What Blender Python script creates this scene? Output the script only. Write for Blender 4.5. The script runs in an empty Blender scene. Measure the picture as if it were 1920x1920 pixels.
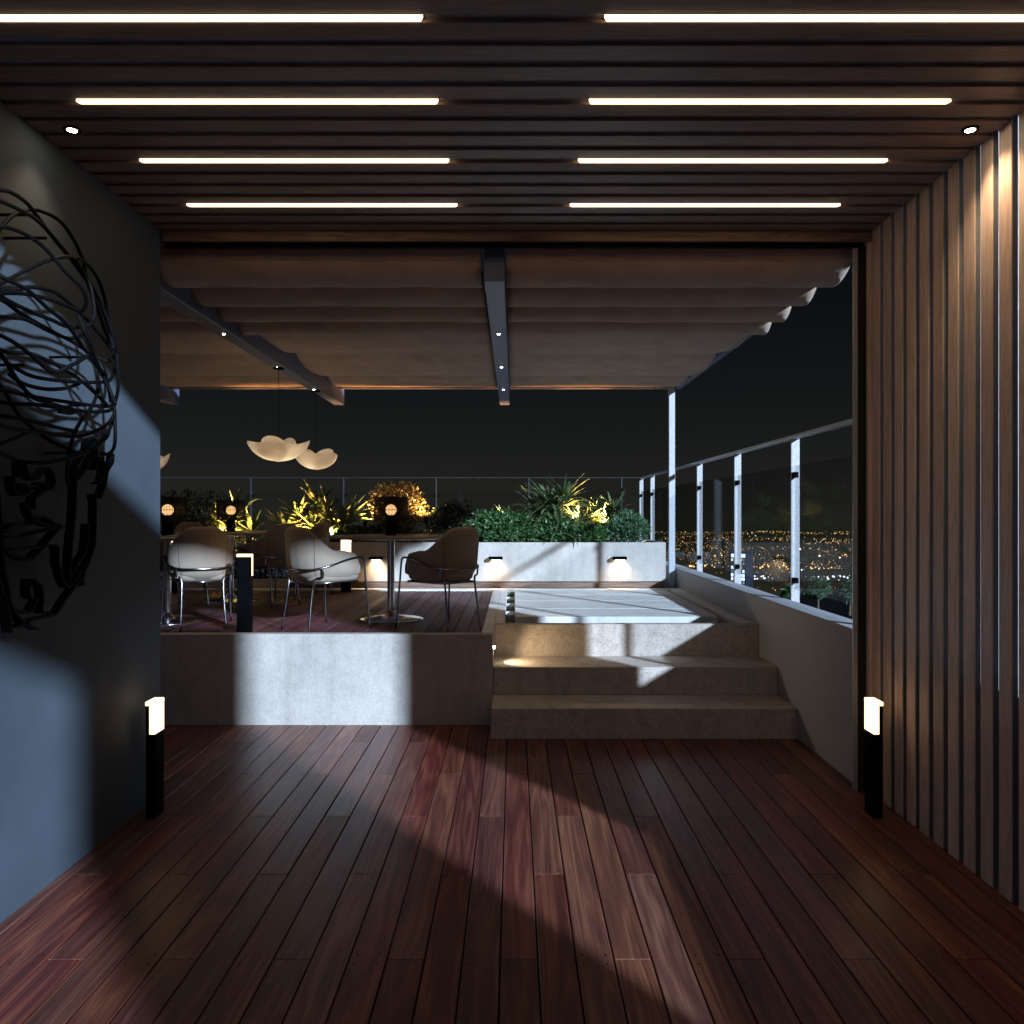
import bpy, math, random
from mathutils import Vector, Matrix, noise as mnoise
R = math.radians
random.seed(11)
sc = bpy.context.scene
col = sc.collection
F = 1536.0; EYE = 1.6; PX = 963.0; PY = 961.0

# ------------------------------------------------------------------ helpers
class MB:
    """collects shapes and links them as ONE mesh object"""
    def __init__(s):
        s.v = []; s.f = []; s.uv = None
    def add(s, vs, fs):
        b = len(s.v)
        s.v += [tuple(p) for p in vs]
        s.f += [tuple(b + i for i in f) for f in fs]
    def box(s, x0, x1, y0, y1, z0, z1):
        s.add([(x0,y0,z0),(x1,y0,z0),(x1,y1,z0),(x0,y1,z0),(x0,y0,z1),(x1,y0,z1),(x1,y1,z1),(x0,y1,z1)],
              [(0,3,2,1),(4,5,6,7),(0,1,5,4),(1,2,6,5),(2,3,7,6),(3,0,4,7)])
    def bbox(s, x0, x1, y0, y1, z0, z1, b=0.006):
        """box with chamfered edges"""
        b = min(b, (x1-x0)*.45, (y1-y0)*.45, (z1-z0)*.45)
        vs = []; idx = {}
        for ix in (0,1):
            for iy in (0,1):
                for iz in (0,1):
                    X = (x0,x1)[ix]; Y = (y0,y1)[iy]; Z = (z0,z1)[iz]
                    dx = b*(1-2*ix); dy = b*(1-2*iy); dz = b*(1-2*iz)
                    idx[ix,iy,iz,'x'] = len(vs); vs.append((X, Y+dy, Z+dz))
                    idx[ix,iy,iz,'y'] = len(vs); vs.append((X+dx, Y, Z+dz))
                    idx[ix,iy,iz,'z'] = len(vs); vs.append((X+dx, Y+dy, Z))
        fs = []
        for i in (0,1):
            q = [idx[i,0,0,'x'],idx[i,1,0,'x'],idx[i,1,1,'x'],idx[i,0,1,'x']]; fs.append(q if i else q[::-1])
            q = [idx[0,i,0,'y'],idx[1,i,0,'y'],idx[1,i,1,'y'],idx[0,i,1,'y']]; fs.append(q[::-1] if i else q)
            q = [idx[0,0,i,'z'],idx[1,0,i,'z'],idx[1,1,i,'z'],idx[0,1,i,'z']]; fs.append(q if i else q[::-1])
        for i in (0,1):
            for j in (0,1):
                def sg(q, flip): fs.append(q[::-1] if flip else q)
                sg([idx[0,i,j,'y'],idx[1,i,j,'y'],idx[1,i,j,'z'],idx[0,i,j,'z']], (i+j)%2==1 if True else 0)
                sg([idx[i,0,j,'x'],idx[i,1,j,'x'],idx[i,1,j,'z'],idx[i,0,j,'z']], (i+j)%2==0)
                sg([idx[i,j,0,'x'],idx[i,j,1,'x'],idx[i,j,1,'y'],idx[i,j,0,'y']], (i+j)%2==1)
        for k in ((a,b2,c) for a in (0,1) for b2 in (0,1) for c in (0,1)):
            fs.append([idx[k+('x',)],idx[k+('y',)],idx[k+('z',)]])
        s.add(vs, fs)
    def tube(s, pts, r, n=8, cap=True):
        pts = [Vector(p) for p in pts]
        rs = r if isinstance(r, (list, tuple)) else [r]*len(pts)
        up = Vector((0,0,1)); prev = None; vs = []; fs = []
        for i, p in enumerate(pts):
            t = (pts[min(i+1, len(pts)-1)] - pts[max(i-1, 0)])
            if t.length < 1e-9: t = Vector((0,0,1))
            t.normalize()
            if prev is None:
                a = t.cross(up)
                if a.length < .05: a = t.cross(Vector((1,0,0)))
            else:
                a = prev - t*prev.dot(t)
                if a.length < 1e-6: a = t.cross(up)
            a.normalize(); b = t.cross(a); prev = a
            for k in range(n):
                an = 2*math.pi*k/n
                vs.append(p + (a*math.cos(an) + b*math.sin(an))*rs[i])
        for i in range(len(pts)-1):
            for k in range(n):
                fs.append((i*n+k, i*n+(k+1)%n, (i+1)*n+(k+1)%n, (i+1)*n+k))
        if cap:
            fs.append(tuple(range(n))[::-1]); fs.append(tuple((len(pts)-1)*n+k for k in range(n)))
        s.add(vs, fs)
    def lathe(s, prof, c=(0,0,0), n=32):
        vs = []; fs = []
        for r, z in prof:
            for k in range(n):
                a = 2*math.pi*k/n
                vs.append((c[0]+r*math.cos(a), c[1]+r*math.sin(a), c[2]+z))
        for i in range(len(prof)-1):
            for k in range(n):
                fs.append((i*n+k, i*n+(k+1)%n, (i+1)*n+(k+1)%n, (i+1)*n+k))
        s.add(vs, fs)
    def grid(s, rows, closed=False):
        """rows: list of equal-length point lists"""
        n = len(rows[0]); vs = [p for r_ in rows for p in r_]; fs = []
        for i in range(len(rows)-1):
            for k in range(n if closed else n-1):
                fs.append((i*n+k, i*n+(k+1)%n, (i+1)*n+(k+1)%n, (i+1)*n+k))
        s.add(vs, fs)
    def sphere(s, c, r, n=16, m=10, sz=1.0):
        s.lathe([(max(1e-4, r*math.sin(math.pi*i/m)), -r*sz*math.cos(math.pi*i/m)) for i in range(m+1)], c, n)
    def build(s, name, m, parent=None, smooth=False):
        me = bpy.data.meshes.new(name); me.from_pydata(s.v, [], s.f); me.update()
        if smooth:
            me.polygons.foreach_set('use_smooth', [True]*len(me.polygons))
            if smooth == 'auto':
                try: me.set_sharp_from_angle(angle=R(40))
                except Exception: pass
        me.materials.append(m)
        o = bpy.data.objects.new(name, me); col.objects.link(o)
        if parent is not None: o.parent = parent
        return o

def empty(name, loc=(0,0,0), rz=0.0):
    o = bpy.data.objects.new(name, None); col.objects.link(o)
    o.location = loc; o.rotation_euler = (0,0,rz); o.empty_display_size = .1
    return o
def tag(o, label=None, cat=None, group=None, kind=None):
    if label: o['label'] = label
    if cat: o['category'] = cat
    if group: o['group'] = group
    if kind: o['kind'] = kind
    return o
def thing(name, label, cat, loc=(0,0,0), rz=0.0, group=None):
    return tag(empty(name, loc, rz), label, cat, group)
def copy_tree(o, parent=None):
    c = o.copy(); col.objects.link(c)
    if parent is not None: c.parent = parent
    for ch in list(o.children): copy_tree(ch, c)
    return c
def at(px, py, Y):
    return Vector(((px-PX)*Y/F, Y, EYE+(PY-py)*Y/F))
def smoothline(pts, k=6):
    """Catmull-Rom"""
    P = [Vector(p) for p in pts]; out = []
    for i in range(len(P)-1):
        p0 = P[max(i-1,0)]; p1 = P[i]; p2 = P[i+1]; p3 = P[min(i+2,len(P)-1)]
        for j in range(k):
            t = j/k
            out.append(.5*((2*p1)+(p2-p0)*t+(2*p0-5*p1+4*p2-p3)*t*t+(3*p1-p0-3*p2+p3)*t**3))
    out.append(P[-1]); return out

# ------------------------------------------------------------------ materials
def new_mat(name):
    m = bpy.data.materials.new(name); m.use_nodes = True
    nt = m.node_tree; nt.nodes.clear()
    out = nt.nodes.new('ShaderNodeOutputMaterial')
    return m, nt, out
def N(nt, t, **kw):
    n = nt.nodes.new(t)
    for k, v in kw.items():
        if k in n.inputs.keys(): n.inputs[k].default_value = v
        else: setattr(n, k, v)
    return n
def L(nt, a, b): nt.links.new(a, b)
def math_n(nt, op, a, b=None):
    n = nt.nodes.new('ShaderNodeMath'); n.operation = op
    for i, x in enumerate((a, b)):
        if x is None: continue
        if hasattr(x, 'links') or hasattr(x, 'is_linked'): nt.links.new(x, n.inputs[i])
        else: n.inputs[i].default_value = x
    return n.outputs[0]
def ramp(nt, fac, stops):
    r = nt.nodes.new('ShaderNodeValToRGB')
    while len(r.color_ramp.elements) < len(stops): r.color_ramp.elements.new(.5)
    for e, (p, c) in zip(r.color_ramp.elements, stops):
        e.position = p; e.color = (c[0], c[1], c[2], 1)
    nt.links.new(fac, r.inputs[0]); return r.outputs[0]
def principled(nt, out, **kw):
    b = nt.nodes.new('ShaderNodeBsdfPrincipled')
    for k, v in kw.items(): b.inputs[k].default_value = v
    nt.links.new(b.outputs[0], out.inputs[0]); return b
def simple(name, c, rough=.5, metal=0.0, var=.12, scale=6.0, bump=0.0, bscale=80.0, spec=.5):
    m, nt, out = new_mat(name)
    b = principled(nt, out, Roughness=rough, Metallic=metal)
    b.inputs['Specular IOR Level'].default_value = spec
    tc = N(nt, 'ShaderNodeTexCoord')
    nz = N(nt, 'ShaderNodeTexNoise', Scale=scale, Detail=6.0); L(nt, tc.outputs['Object'], nz.inputs['Vector'])
    cc = ramp(nt, nz.outputs[0], [(.25, [x*(1-var) for x in c]), (.75, [min(1, x*(1+var)) for x in c])])
    L(nt, cc, b.inputs['Base Color'])
    L(nt, ramp(nt, nz.outputs[0], [(.3, [rough*.85]*3), (.7, [min(1, rough*1.15)]*3)]), b.inputs['Roughness'])
    if bump:
        n2 = N(nt, 'ShaderNodeTexNoise', Scale=bscale, Detail=5.0); L(nt, tc.outputs['Object'], n2.inputs['Vector'])
        bp = N(nt, 'ShaderNodeBump', Strength=bump, Distance=.004); L(nt, n2.outputs[0], bp.inputs['Height'])
        L(nt, bp.outputs[0], b.inputs['Normal'])
    return m
def emit(name, c, s, sample=True):
    m, nt, out = new_mat(name)
    e = N(nt, 'ShaderNodeEmission', Strength=s); e.inputs['Color'].default_value = (*c, 1)
    L(nt, e.outputs[0], out.inputs[0])
    if not sample: m.cycles.emission_sampling = 'NONE'
    return m
def wood(name, dark, mid, light, axis='Y', rough=.42, gscale=1.0, contrast=1.0, bump=.25, islvar=.5, islramp=None):
    """planks: grain runs along axis; each loose board gets its own tone and grain"""
    m, nt, out = new_mat(name)
    b = principled(nt, out, Roughness=rough)
    tc = N(nt, 'ShaderNodeTexCoord'); geo = N(nt, 'ShaderNodeNewGeometry')
    rnd = geo.outputs['Random Per Island']
    wn = N(nt, 'ShaderNodeTexWhiteNoise', noise_dimensions='1D'); L(nt, rnd, wn.inputs['W'])
    off = N(nt, 'ShaderNodeVectorMath', operation='SCALE'); L(nt, wn.outputs['Color'], off.inputs[0]); off.inputs['Scale'].default_value = 37.0
    ad = N(nt, 'ShaderNodeVectorMath', operation='ADD'); L(nt, tc.outputs['Object'], ad.inputs[0]); L(nt, off.outputs[0], ad.inputs[1])
    st = {'X': (1.1, 11, 11), 'Y': (11, .7, 11), 'Z': (11, 11, 1.1)}[axis]
    mp = N(nt, 'ShaderNodeMapping'); mp.inputs['Scale'].default_value = [x*gscale for x in st]; L(nt, ad.outputs[0], mp.inputs['Vector'])
    # warped rings -> cathedral figure
    n1 = N(nt, 'ShaderNodeTexNoise', Scale=1.0, Detail=2.0, Roughness=.45, Distortion=.6); L(nt, mp.outputs[0], n1.inputs['Vector'])
    rings = math_n(nt, 'FRACT', math_n(nt, 'MULTIPLY', n1.outputs[0], 7.0))
    tri = math_n(nt, 'ABSOLUTE', math_n(nt, 'SUBTRACT', math_n(nt, 'MULTIPLY', rings, 2.0), 1.0))
    # fine fibres
    mp2 = N(nt, 'ShaderNodeMapping'); mp2.inputs['Scale'].default_value = [x*gscale*(14 if x > 5 else 4) for x in st]; L(nt, ad.outputs[0], mp2.inputs['Vector'])
    n2 = N(nt, 'ShaderNodeTexNoise', Scale=1.0, Detail=4.0, Roughness=.6); L(nt, mp2.outputs[0], n2.inputs['Vector'])
    n3 = N(nt, 'ShaderNodeTexNoise', Scale=.8, Detail=3.0); L(nt, mp.outputs[0], n3.inputs['Vector'])
    v = math_n(nt, 'ADD', math_n(nt, 'MULTIPLY', tri, .26*contrast), math_n(nt, 'MULTIPLY', n2.outputs[0], .62*contrast))
    v = math_n(nt, 'ADD', v, math_n(nt, 'MULTIPLY', n3.outputs[0], .5*contrast))
    v = math_n(nt, 'ADD', v, .5-.68*contrast)
    mp3 = N(nt, 'ShaderNodeMapping'); mp3.inputs['Scale'].default_value = [x*gscale*(22 if x > 5 else 2.2) for x in st]; L(nt, ad.outputs[0], mp3.inputs['Vector'])
    n4 = N(nt, 'ShaderNodeTexNoise', Scale=1.0, Detail=3.0, Roughness=.7); L(nt, mp3.outputs[0], n4.inputs['Vector'])
    pores = ramp(nt, n4.outputs[0], [(.34, [.52]*3), (.46, [1]*3)])
    c0 = ramp(nt, v, [(.26, dark), (.52, mid), (.80, light)])
    pm = N(nt, 'ShaderNodeMix', data_type='RGBA', blend_type='MULTIPLY'); pm.inputs[0].default_value = .8*contrast
    L(nt, c0, pm.inputs[6]); L(nt, pores, pm.inputs[7]); c = pm.outputs[2]
    hs = N(nt, 'ShaderNodeHueSaturation'); L(nt, c, hs.inputs['Color'])
    sv = N(nt, 'ShaderNodeSeparateColor'); L(nt, wn.outputs['Color'], sv.inputs[0])
    L(nt, math_n(nt, 'ADD', math_n(nt, 'MULTIPLY', math_n(nt, 'POWER', sv.outputs[0], 1.7), islvar*2), 1-islvar*.72), hs.inputs['Value'])
    L(nt, math_n(nt, 'ADD', math_n(nt, 'MULTIPLY', sv.outputs[1], .045*islvar*2), .5-.022*islvar*2), hs.inputs['Hue'])
    L(nt, math_n(nt, 'ADD', math_n(nt, 'MULTIPLY', sv.outputs[2], .35*islvar*2), 1-.2*islvar*2), hs.inputs['Saturation'])
    L(nt, hs.outputs[0], b.inputs['Base Color'])
    rr = math_n(nt, 'ADD', math_n(nt, 'MULTIPLY', n2.outputs[0], .18), rough-.09)
    rr = math_n(nt, 'ADD', rr, math_n(nt, 'MULTIPLY', math_n(nt, 'SUBTRACT', sv.outputs[1], .5), .16))
    L(nt, rr, b.inputs['Roughness'])
    bp = N(nt, 'ShaderNodeBump', Strength=bump, Distance=.002)
    L(nt, math_n(nt, 'ADD', n2.outputs[0], math_n(nt, 'MULTIPLY', tri, .3)), bp.inputs['Height']); L(nt, bp.outputs[0], b.inputs['Normal'])
    return m
def concrete(name, c, speck=.25, rough=.8, spec=.35):
    m, nt, out = new_mat(name)
    b = principled(nt, out, Roughness=rough); b.inputs['Specular IOR Level'].default_value = spec
    tc = N(nt, 'ShaderNodeTexCoord')
    a = N(nt, 'ShaderNodeTexNoise', Scale=1.6, Detail=8.0, Roughness=.62); L(nt, tc.outputs['Object'], a.inputs['Vector'])
    f = N(nt, 'ShaderNodeTexNoise', Scale=75.0, Detail=4.0, Roughness=.7); L(nt, tc.outputs['Object'], f.inputs['Vector'])
    g = N(nt, 'ShaderNodeTexNoise', Scale=14.0, Detail=6.0, Roughness=.65); L(nt, tc.outputs['Object'], g.inputs['Vector'])
    v = N(nt, 'ShaderNodeTexVoronoi', Scale=120.0); L(nt, tc.outputs['Object'], v.inputs['Vector'])
    base = ramp(nt, a.outputs[0], [(.3, [x*.86 for x in c]), (.7, [min(1, x*1.1) for x in c])])
    fs = ramp(nt, f.outputs[0], [(.3, [1-speck*1.5]*3), (.52, [1.0]*3), (.75, [1+speck*.3]*3)])
    gs = ramp(nt, g.outputs[0], [(.28, [1-speck*.9]*3), (.55, [1.0]*3)])
    m1 = N(nt, 'ShaderNodeMix', data_type='RGBA', blend_type='MULTIPLY'); m1.inputs[0].default_value = 1
    L(nt, base, m1.inputs[6]); L(nt, fs, m1.inputs[7])
    m2 = N(nt, 'ShaderNodeMix', data_type='RGBA', blend_type='MULTIPLY'); m2.inputs[0].default_value = 1
    L(nt, m1.outputs[2], m2.inputs[6]); L(nt, gs, m2.inputs[7])
    pits = ramp(nt, v.outputs['Distance'], [(.05, [.62]*3), (.16, [1]*3)])
    m3 = N(nt, 'ShaderNodeMix', data_type='RGBA', blend_type='MULTIPLY'); m3.inputs[0].default_value = speck
    L(nt, m2.outputs[2], m3.inputs[6]); L(nt, pits, m3.inputs[7])
    mp = N(nt, 'ShaderNodeMapping'); mp.inputs['Scale'].default_value = (5, 5, .9); L(nt, tc.outputs['Object'], mp.inputs['Vector'])
    sn = N(nt, 'ShaderNodeTexNoise', Scale=1.0, Detail=6.0, Roughness=.6); L(nt, mp.outputs[0], sn.inputs['Vector'])
    m4 = N(nt, 'ShaderNodeMix', data_type='RGBA', blend_type='MULTIPLY'); m4.inputs[0].default_value = 1
    L(nt, m3.outputs[2], m4.inputs[6]); L(nt, ramp(nt, sn.outputs[0], [(.3, [.80,.79,.77]), (.5, [1]*3)]), m4.inputs[7])
    L(nt, m4.outputs[2], b.inputs['Base Color'])
    bp = N(nt, 'ShaderNodeBump', Strength=.25, Distance=.004); L(nt, f.outputs[0], bp.inputs['Height']); L(nt, bp.outputs[0], b.inputs['Normal'])
    return m
def fabric(name, c, scale=420.0, rough=.9, bump=.3, transl=0.0, var=.15):
    m, nt, out = new_mat(name)
    b = principled(nt, out, Roughness=rough); b.inputs['Specular IOR Level'].default_value = .2
    b.inputs['Sheen Weight'].default_value = .15
    tc = N(nt, 'ShaderNodeTexCoord')
    sp = N(nt, 'ShaderNodeSeparateXYZ'); L(nt, tc.outputs['Object'], sp.inputs[0])
    def sine(x): return math_n(nt, 'SINE', math_n(nt, 'MULTIPLY', x, scale))
    yz = math_n(nt, 'ADD', sp.outputs[1], math_n(nt, 'MULTIPLY', sp.outputs[2], 1.3))
    w = math_n(nt, 'MULTIPLY', sine(sp.outputs[0]), sine(yz))
    nz = N(nt, 'ShaderNodeTexNoise', Scale=5.0, Detail=7.0); L(nt, tc.outputs['Object'], nz.inputs['Vector'])
    nf = N(nt, 'ShaderNodeTexNoise', Scale=160.0, Detail=3.0); L(nt, tc.outputs['Object'], nf.inputs['Vector'])
    h = math_n(nt, 'ADD', math_n(nt, 'MULTIPLY', w, .22), nf.outputs[0])
    cf = math_n(nt, 'ADD', math_n(nt, 'MULTIPLY', nz.outputs[0], .6), math_n(nt, 'MULTIPLY', h, .4))
    cc = ramp(nt, cf, [(.3, [x*(1-var*2) for x in c]), (.7, [min(1, x*(1+var)) for x in c])])
    L(nt, cc, b.inputs['Base Color'])
    bp = N(nt, 'ShaderNodeBump', Strength=bump, Distance=.002); L(nt, h, bp.inputs['Height']); L(nt, bp.outputs[0], b.inputs['Normal'])
    if transl:
        t = N(nt, 'ShaderNodeBsdfTranslucent'); L(nt, cc, t.inputs['Color'])
        mx = N(nt, 'ShaderNodeMixShader'); mx.inputs[0].default_value = transl
        L(nt, b.outputs[0], mx.inputs[1]); L(nt, t.outputs[0], mx.inputs[2]); L(nt, mx.outputs[0], out.inputs[0])
    return m
def leafmat(name, c1, c2, rough=.38):
    m, nt, out = new_mat(name)
    b = principled(nt, out, Roughness=rough)
    geo = N(nt, 'ShaderNodeNewGeometry')
    cc = ramp(nt, geo.outputs['Random Per Island'], [(.0, c1), (1.0, c2)])
    L(nt, cc, b.inputs['Base Color'])
    t = N(nt, 'ShaderNodeBsdfTranslucent'); L(nt, cc, t.inputs['Color'])
    mx = N(nt, 'ShaderNodeMixShader'); mx.inputs[0].default_value = .3
    L(nt, b.outputs[0], mx.inputs[1]); L(nt, t.outputs[0], mx.inputs[2]); L(nt, mx.outputs[0], out.inputs[0])
    return m

M = {}
M['deck'] = wood('deck_hardwood', (.056,.0150,.0120), (.132,.0385,.0265), (.255,.098,.054), 'Y', .40, .8, 1.0, .3, .21)
M['deck2'] = wood('upper_deck_hardwood', (.034,.008,.010), (.078,.020,.027), (.125,.042,.048), 'Y', .6, 1.0, 1.0, .3, .35)
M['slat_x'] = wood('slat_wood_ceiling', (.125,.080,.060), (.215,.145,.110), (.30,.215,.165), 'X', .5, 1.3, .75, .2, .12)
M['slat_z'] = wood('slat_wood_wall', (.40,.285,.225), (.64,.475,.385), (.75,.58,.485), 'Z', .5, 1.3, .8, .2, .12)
M['core'] = simple('grey_slat_core', (.23,.225,.235), .5, .1, .12, 25)
M['lining'] = wood('grey_lining_wood', (.13,.135,.15), (.22,.225,.245), (.28,.285,.31), 'X', .45, 1.3, .7, .2, .1)
M['header'] = wood('header_wood', (.11,.065,.044), (.23,.14,.096), (.33,.21,.15), 'X', .5, 1.0, 1.0, .2, .1)
M['plaster'] = simple('grey_plaster', (.060,.080,.102), .75, 0, .24, 1.3, .3, 22)
M['concrete'] = concrete('pale_concrete', (.50,.465,.425), .15)
M['stepstone'] = concrete('step_concrete', (.54,.475,.42), .28)
M['slab'] = concrete('paving_concrete', (.74,.73,.71), .06)
M['parapet'] = simple('parapet_render', (.37,.375,.40), .8, 0, .06, 1.2, .1, 60)
M['black'] = simple('black_metal', (.0022,.0022,.0025), .7, 0, .1, 30, 0, 80, .03)
M['blackwire'] = simple('black_wire', (.0035,.0035,.004), .6, 0.0, .1, 30, 0, 80, .10)
M['dark'] = simple('dark_gap', (.012,.011,.011), .8)
M['postgrey'] = simple('dark_grey_post', (.022,.021,.021), .6, 0, .1, 20, 0, 80, .2)
M['alu'] = simple('brushed_aluminium', (.55,.56,.58), .42, .75, .08, 40)
M['white_metal'] = simple('painted_steel', (.42,.43,.46), .45, .0, .06, 20)
M['rail_lit'] = simple('bounce_lit_rail_paint', (.76,.80,.86), .4, 0, .05, 20)  # painted steel made paler and bluer, moonlit bounce put into the colour
M['rafter'] = simple('blue_grey_steel', (.16,.19,.28), .4, .25, .08, 12)
M['galv'] = simple('galvanised_steel', (.40,.39,.40), .5, .1, .25, 60)
M['galv_dim'] = simple('shade_toned_galvanised_steel', (.03,.033,.04), .5, .3, .2, 60)  # darkened copy of the galvanised steel, back railing's dimness put into the colour
M['canvas'] = fabric('awning_canvas', (.55,.405,.305), 520, .9, .5, .04)
M['chair'] = fabric('chair_upholstery', (.31,.25,.195), 900, .85, .2, 0, .1)
M['tube'] = simple('dark_chrome', (.23,.23,.25), .22, 1.0, .1, 20)
M['chrome'] = simple('polished_steel', (.6,.6,.62), .16, 1.0, .06, 12)
M['tabletop'] = simple('table_laminate', (.42,.35,.32), .3, 0, .1, 9)
M['mesh_black'] = simple('lamp_mesh', (.014,.012,.010), .5, .3)
M['soil'] = simple('soil', (.03,.022,.016), .95, 0, .4, 20, .8, 40)
M['pebble'] = simple('pebble', (.085,.075,.06), .6, 0, .5, 14)
M['water_ch'] = simple('channel_floor', (.06,.055,.045), .5, 0, .3, 30, .5, 30)
M['led'] = emit('led_diffuser', (1.0,.70,.42), 4.2)
M['spotlens'] = emit('spot_lens', (1.0,.86,.62), 40.0)
M['bollard_lit'] = emit('bollard_acrylic', (1.0,.66,.35), 1.7)
M['bulb'] = emit('frosted_bulb', (1.0,.58,.24), 1.3)
M['pbulb'] = emit('pendant_bulb', (1.0,.85,.6), 5.0)
M['leaf'] = leafmat('shrub_leaf', (.032,.092,.030), (.09,.19,.06))
M['leaf_pale'] = leafmat('pale_shrub_leaf', (.04,.10,.05), (.10,.19,.09))
M['leaf_dark'] = leafmat('dark_shrub_leaf', (.010,.022,.010), (.028,.05,.018))
M['strap'] = leafmat('strap_leaf', (.05,.11,.045), (.17,.21,.09), .32)
M['leaf_olive'] = leafmat('olive_shrub_leaf', (.03,.032,.012), (.085,.075,.03))
M['bark'] = simple('bark', (.08,.055,.035), .9, 0, .3, 30, .6, 60)
M['ground'] = simple('dark_ground', (.030,.023,.013), .95, 0, .4, .01, 0, 80, 0)
M['hill'] = simple('hill_ground', (.030,.023,.013), .95, 0, .35, .006, 0, 80, 0)
M['facade'] = simple('building_render', (.10,.10,.11), .9, 0, .2, .2, 0, 80, .1)
M['towerdark'] = simple('tower_glass', (.012,.018,.03), .3, 0, .2, .1)
M['roofdark'] = simple('roof_membrane', (.007,.0075,.0075), .95, 0, .3, .3, 0, 80, 0)

def glass_mat(name, tint, refl=1.0):
    m, nt, out = new_mat(name)
    tr = N(nt, 'ShaderNodeBsdfTransparent'); tr.inputs[0].default_value = (*tint, 1)
    gl = N(nt, 'ShaderNodeBsdfGlossy'); gl.inputs['Roughness'].default_value = .0; gl.inputs[0].default_value = (refl, refl, refl, 1)
    geo = N(nt, 'ShaderNodeNewGeometry'); fr = N(nt, 'ShaderNodeFresnel'); L(nt, math_n(nt, 'SUBTRACT', 1.48, math_n(nt, 'MULTIPLY', geo.outputs['Backfacing'], 1.48-1/1.48)), fr.inputs[0])
    mx = N(nt, 'ShaderNodeMixShader'); L(nt, fr.outputs[0], mx.inputs[0]); L(nt, tr.outputs[0], mx.inputs[1]); L(nt, gl.outputs[0], mx.inputs[2])
    L(nt, mx.outputs[0], out.inputs[0]); return m
M['glass'] = glass_mat('railing_glass', (.95,.965,.965), .15)
def shade_mat():
    m, nt, out = new_mat('pendant_paper')
    d = N(nt, 'ShaderNodeBsdfDiffuse'); d.inputs[0].default_value = (.80,.74,.66,1)
    t = N(nt, 'ShaderNodeBsdfTranslucent'); t.inputs[0].default_value = (.88,.81,.70,1)
    mx = N(nt, 'ShaderNodeMixShader'); mx.inputs[0].default_value = .55
    L(nt, d.outputs[0], mx.inputs[1]); L(nt, t.outputs[0], mx.inputs[2])
    tr = N(nt, 'ShaderNodeBsdfTransparent')
    m2 = N(nt, 'ShaderNodeMixShader'); m2.inputs[0].default_value = .12
    L(nt, mx.outputs[0], m2.inputs[1]); L(nt, tr.outputs[0], m2.inputs[2]); L(nt, m2.outputs[0], out.inputs[0])
    return m
M['shade'] = shade_mat()

# ------------------------------------------------------------------ lights
MOON = Vector((-.715, 1.0, -.425)).normalized()
def lamp(kind, name, loc, energy, color, parent=None, **kw):
    d = bpy.data.lights.new(name, kind); d.energy = energy; d.color = color
    for k, v in kw.items(): setattr(d, k, v)
    o = bpy.data.objects.new(name, d); col.objects.link(o); o.location = loc
    if parent is not None: o.parent = parent
    return o
def aim(o, d): o.rotation_euler = Vector(d).to_track_quat('-Z', 'Y').to_euler()
moon = lamp('SUN', 'moonlight', (8,-8,9), 5.0, (.60,.77,1.0), angle=R(1.7)); aim(moon, MOON)
WARM = (1.0,.70,.40)

# ------------------------------------------------------------------ sky
w = bpy.data.worlds.new('World'); sc.world = w; w.use_nodes = True
nt = w.node_tree; nt.nodes.clear()
wo = N(nt, 'ShaderNodeOutputWorld'); bg = N(nt, 'ShaderNodeBackground')
sky = N(nt, 'ShaderNodeTexSky'); sky.sky_type = 'NISHITA'; sky.sun_disc = False
sky.sun_elevation = math.asin(-MOON.z); sky.sun_rotation = math.atan2(-MOON.x, -MOON.y)
tc = N(nt, 'ShaderNodeTexCoord'); sp = N(nt, 'ShaderNodeSeparateXYZ'); L(nt, tc.outputs['Generated'], sp.inputs[0])
glow = ramp(nt, math_n(nt, 'ADD', math_n(nt, 'MULTIPLY', sp.outputs[2], .5), .5),
            [(.0, (.004,.004,.004)), (.485, (.0105,.0104,.0084)), (.503, (.0088,.0089,.0078)), (.53, (.0058,.0061,.0060)), (.57, (.0034,.0038,.0040)), (.62, (.0018,.0022,.0026)), (.66, (.0022,.0028,.0036)), (.80, (.030,.040,.062)), (1.0, (.036,.049,.078))])
skm = N(nt, 'ShaderNodeVectorMath', operation='SCALE'); L(nt, sky.outputs[0], skm.inputs[0]); skm.inputs['Scale'].default_value = .00015
ad = N(nt, 'ShaderNodeVectorMath', operation='ADD'); L(nt, skm.outputs[0], ad.inputs[0]); L(nt, glow, ad.inputs[1])
dp = N(nt, 'ShaderNodeVectorMath', operation='DOT_PRODUCT'); L(nt, tc.outputs['Generated'], dp.inputs[0]); dp.inputs[1].default_value = -MOON
aur = math_n(nt, 'POWER', math_n(nt, 'MAXIMUM', dp.outputs['Value'], 0.0), 3.0)
ac = N(nt, 'ShaderNodeVectorMath', operation='SCALE'); ac.inputs[0].default_value = (.022,.029,.045); L(nt, aur, ac.inputs['Scale'])
a2 = N(nt, 'ShaderNodeVectorMath', operation='ADD'); L(nt, ad.outputs[0], a2.inputs[0]); L(nt, ac.outputs[0], a2.inputs[1])
L(nt, a2.outputs[0], bg.inputs[0]); bg.inputs[1].default_value = 1.0
L(nt, bg.outputs[0], wo.inputs[0])

# ------------------------------------------------------------------ camera
cd = bpy.data.cameras.new('camera'); cam = bpy.data.objects.new('camera', cd); col.objects.link(cam)
cam.location = (0,0,EYE); cam.rotation_euler = (R(90),0,0)
cd.sensor_width = 36; cd.lens = 36*F/1920; cd.shift_x = -(PX-960)/1920; cd.shift_y = (PY-960)/1920
cd.clip_start = .05; cd.clip_end = 60000; sc.camera = cam

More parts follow.
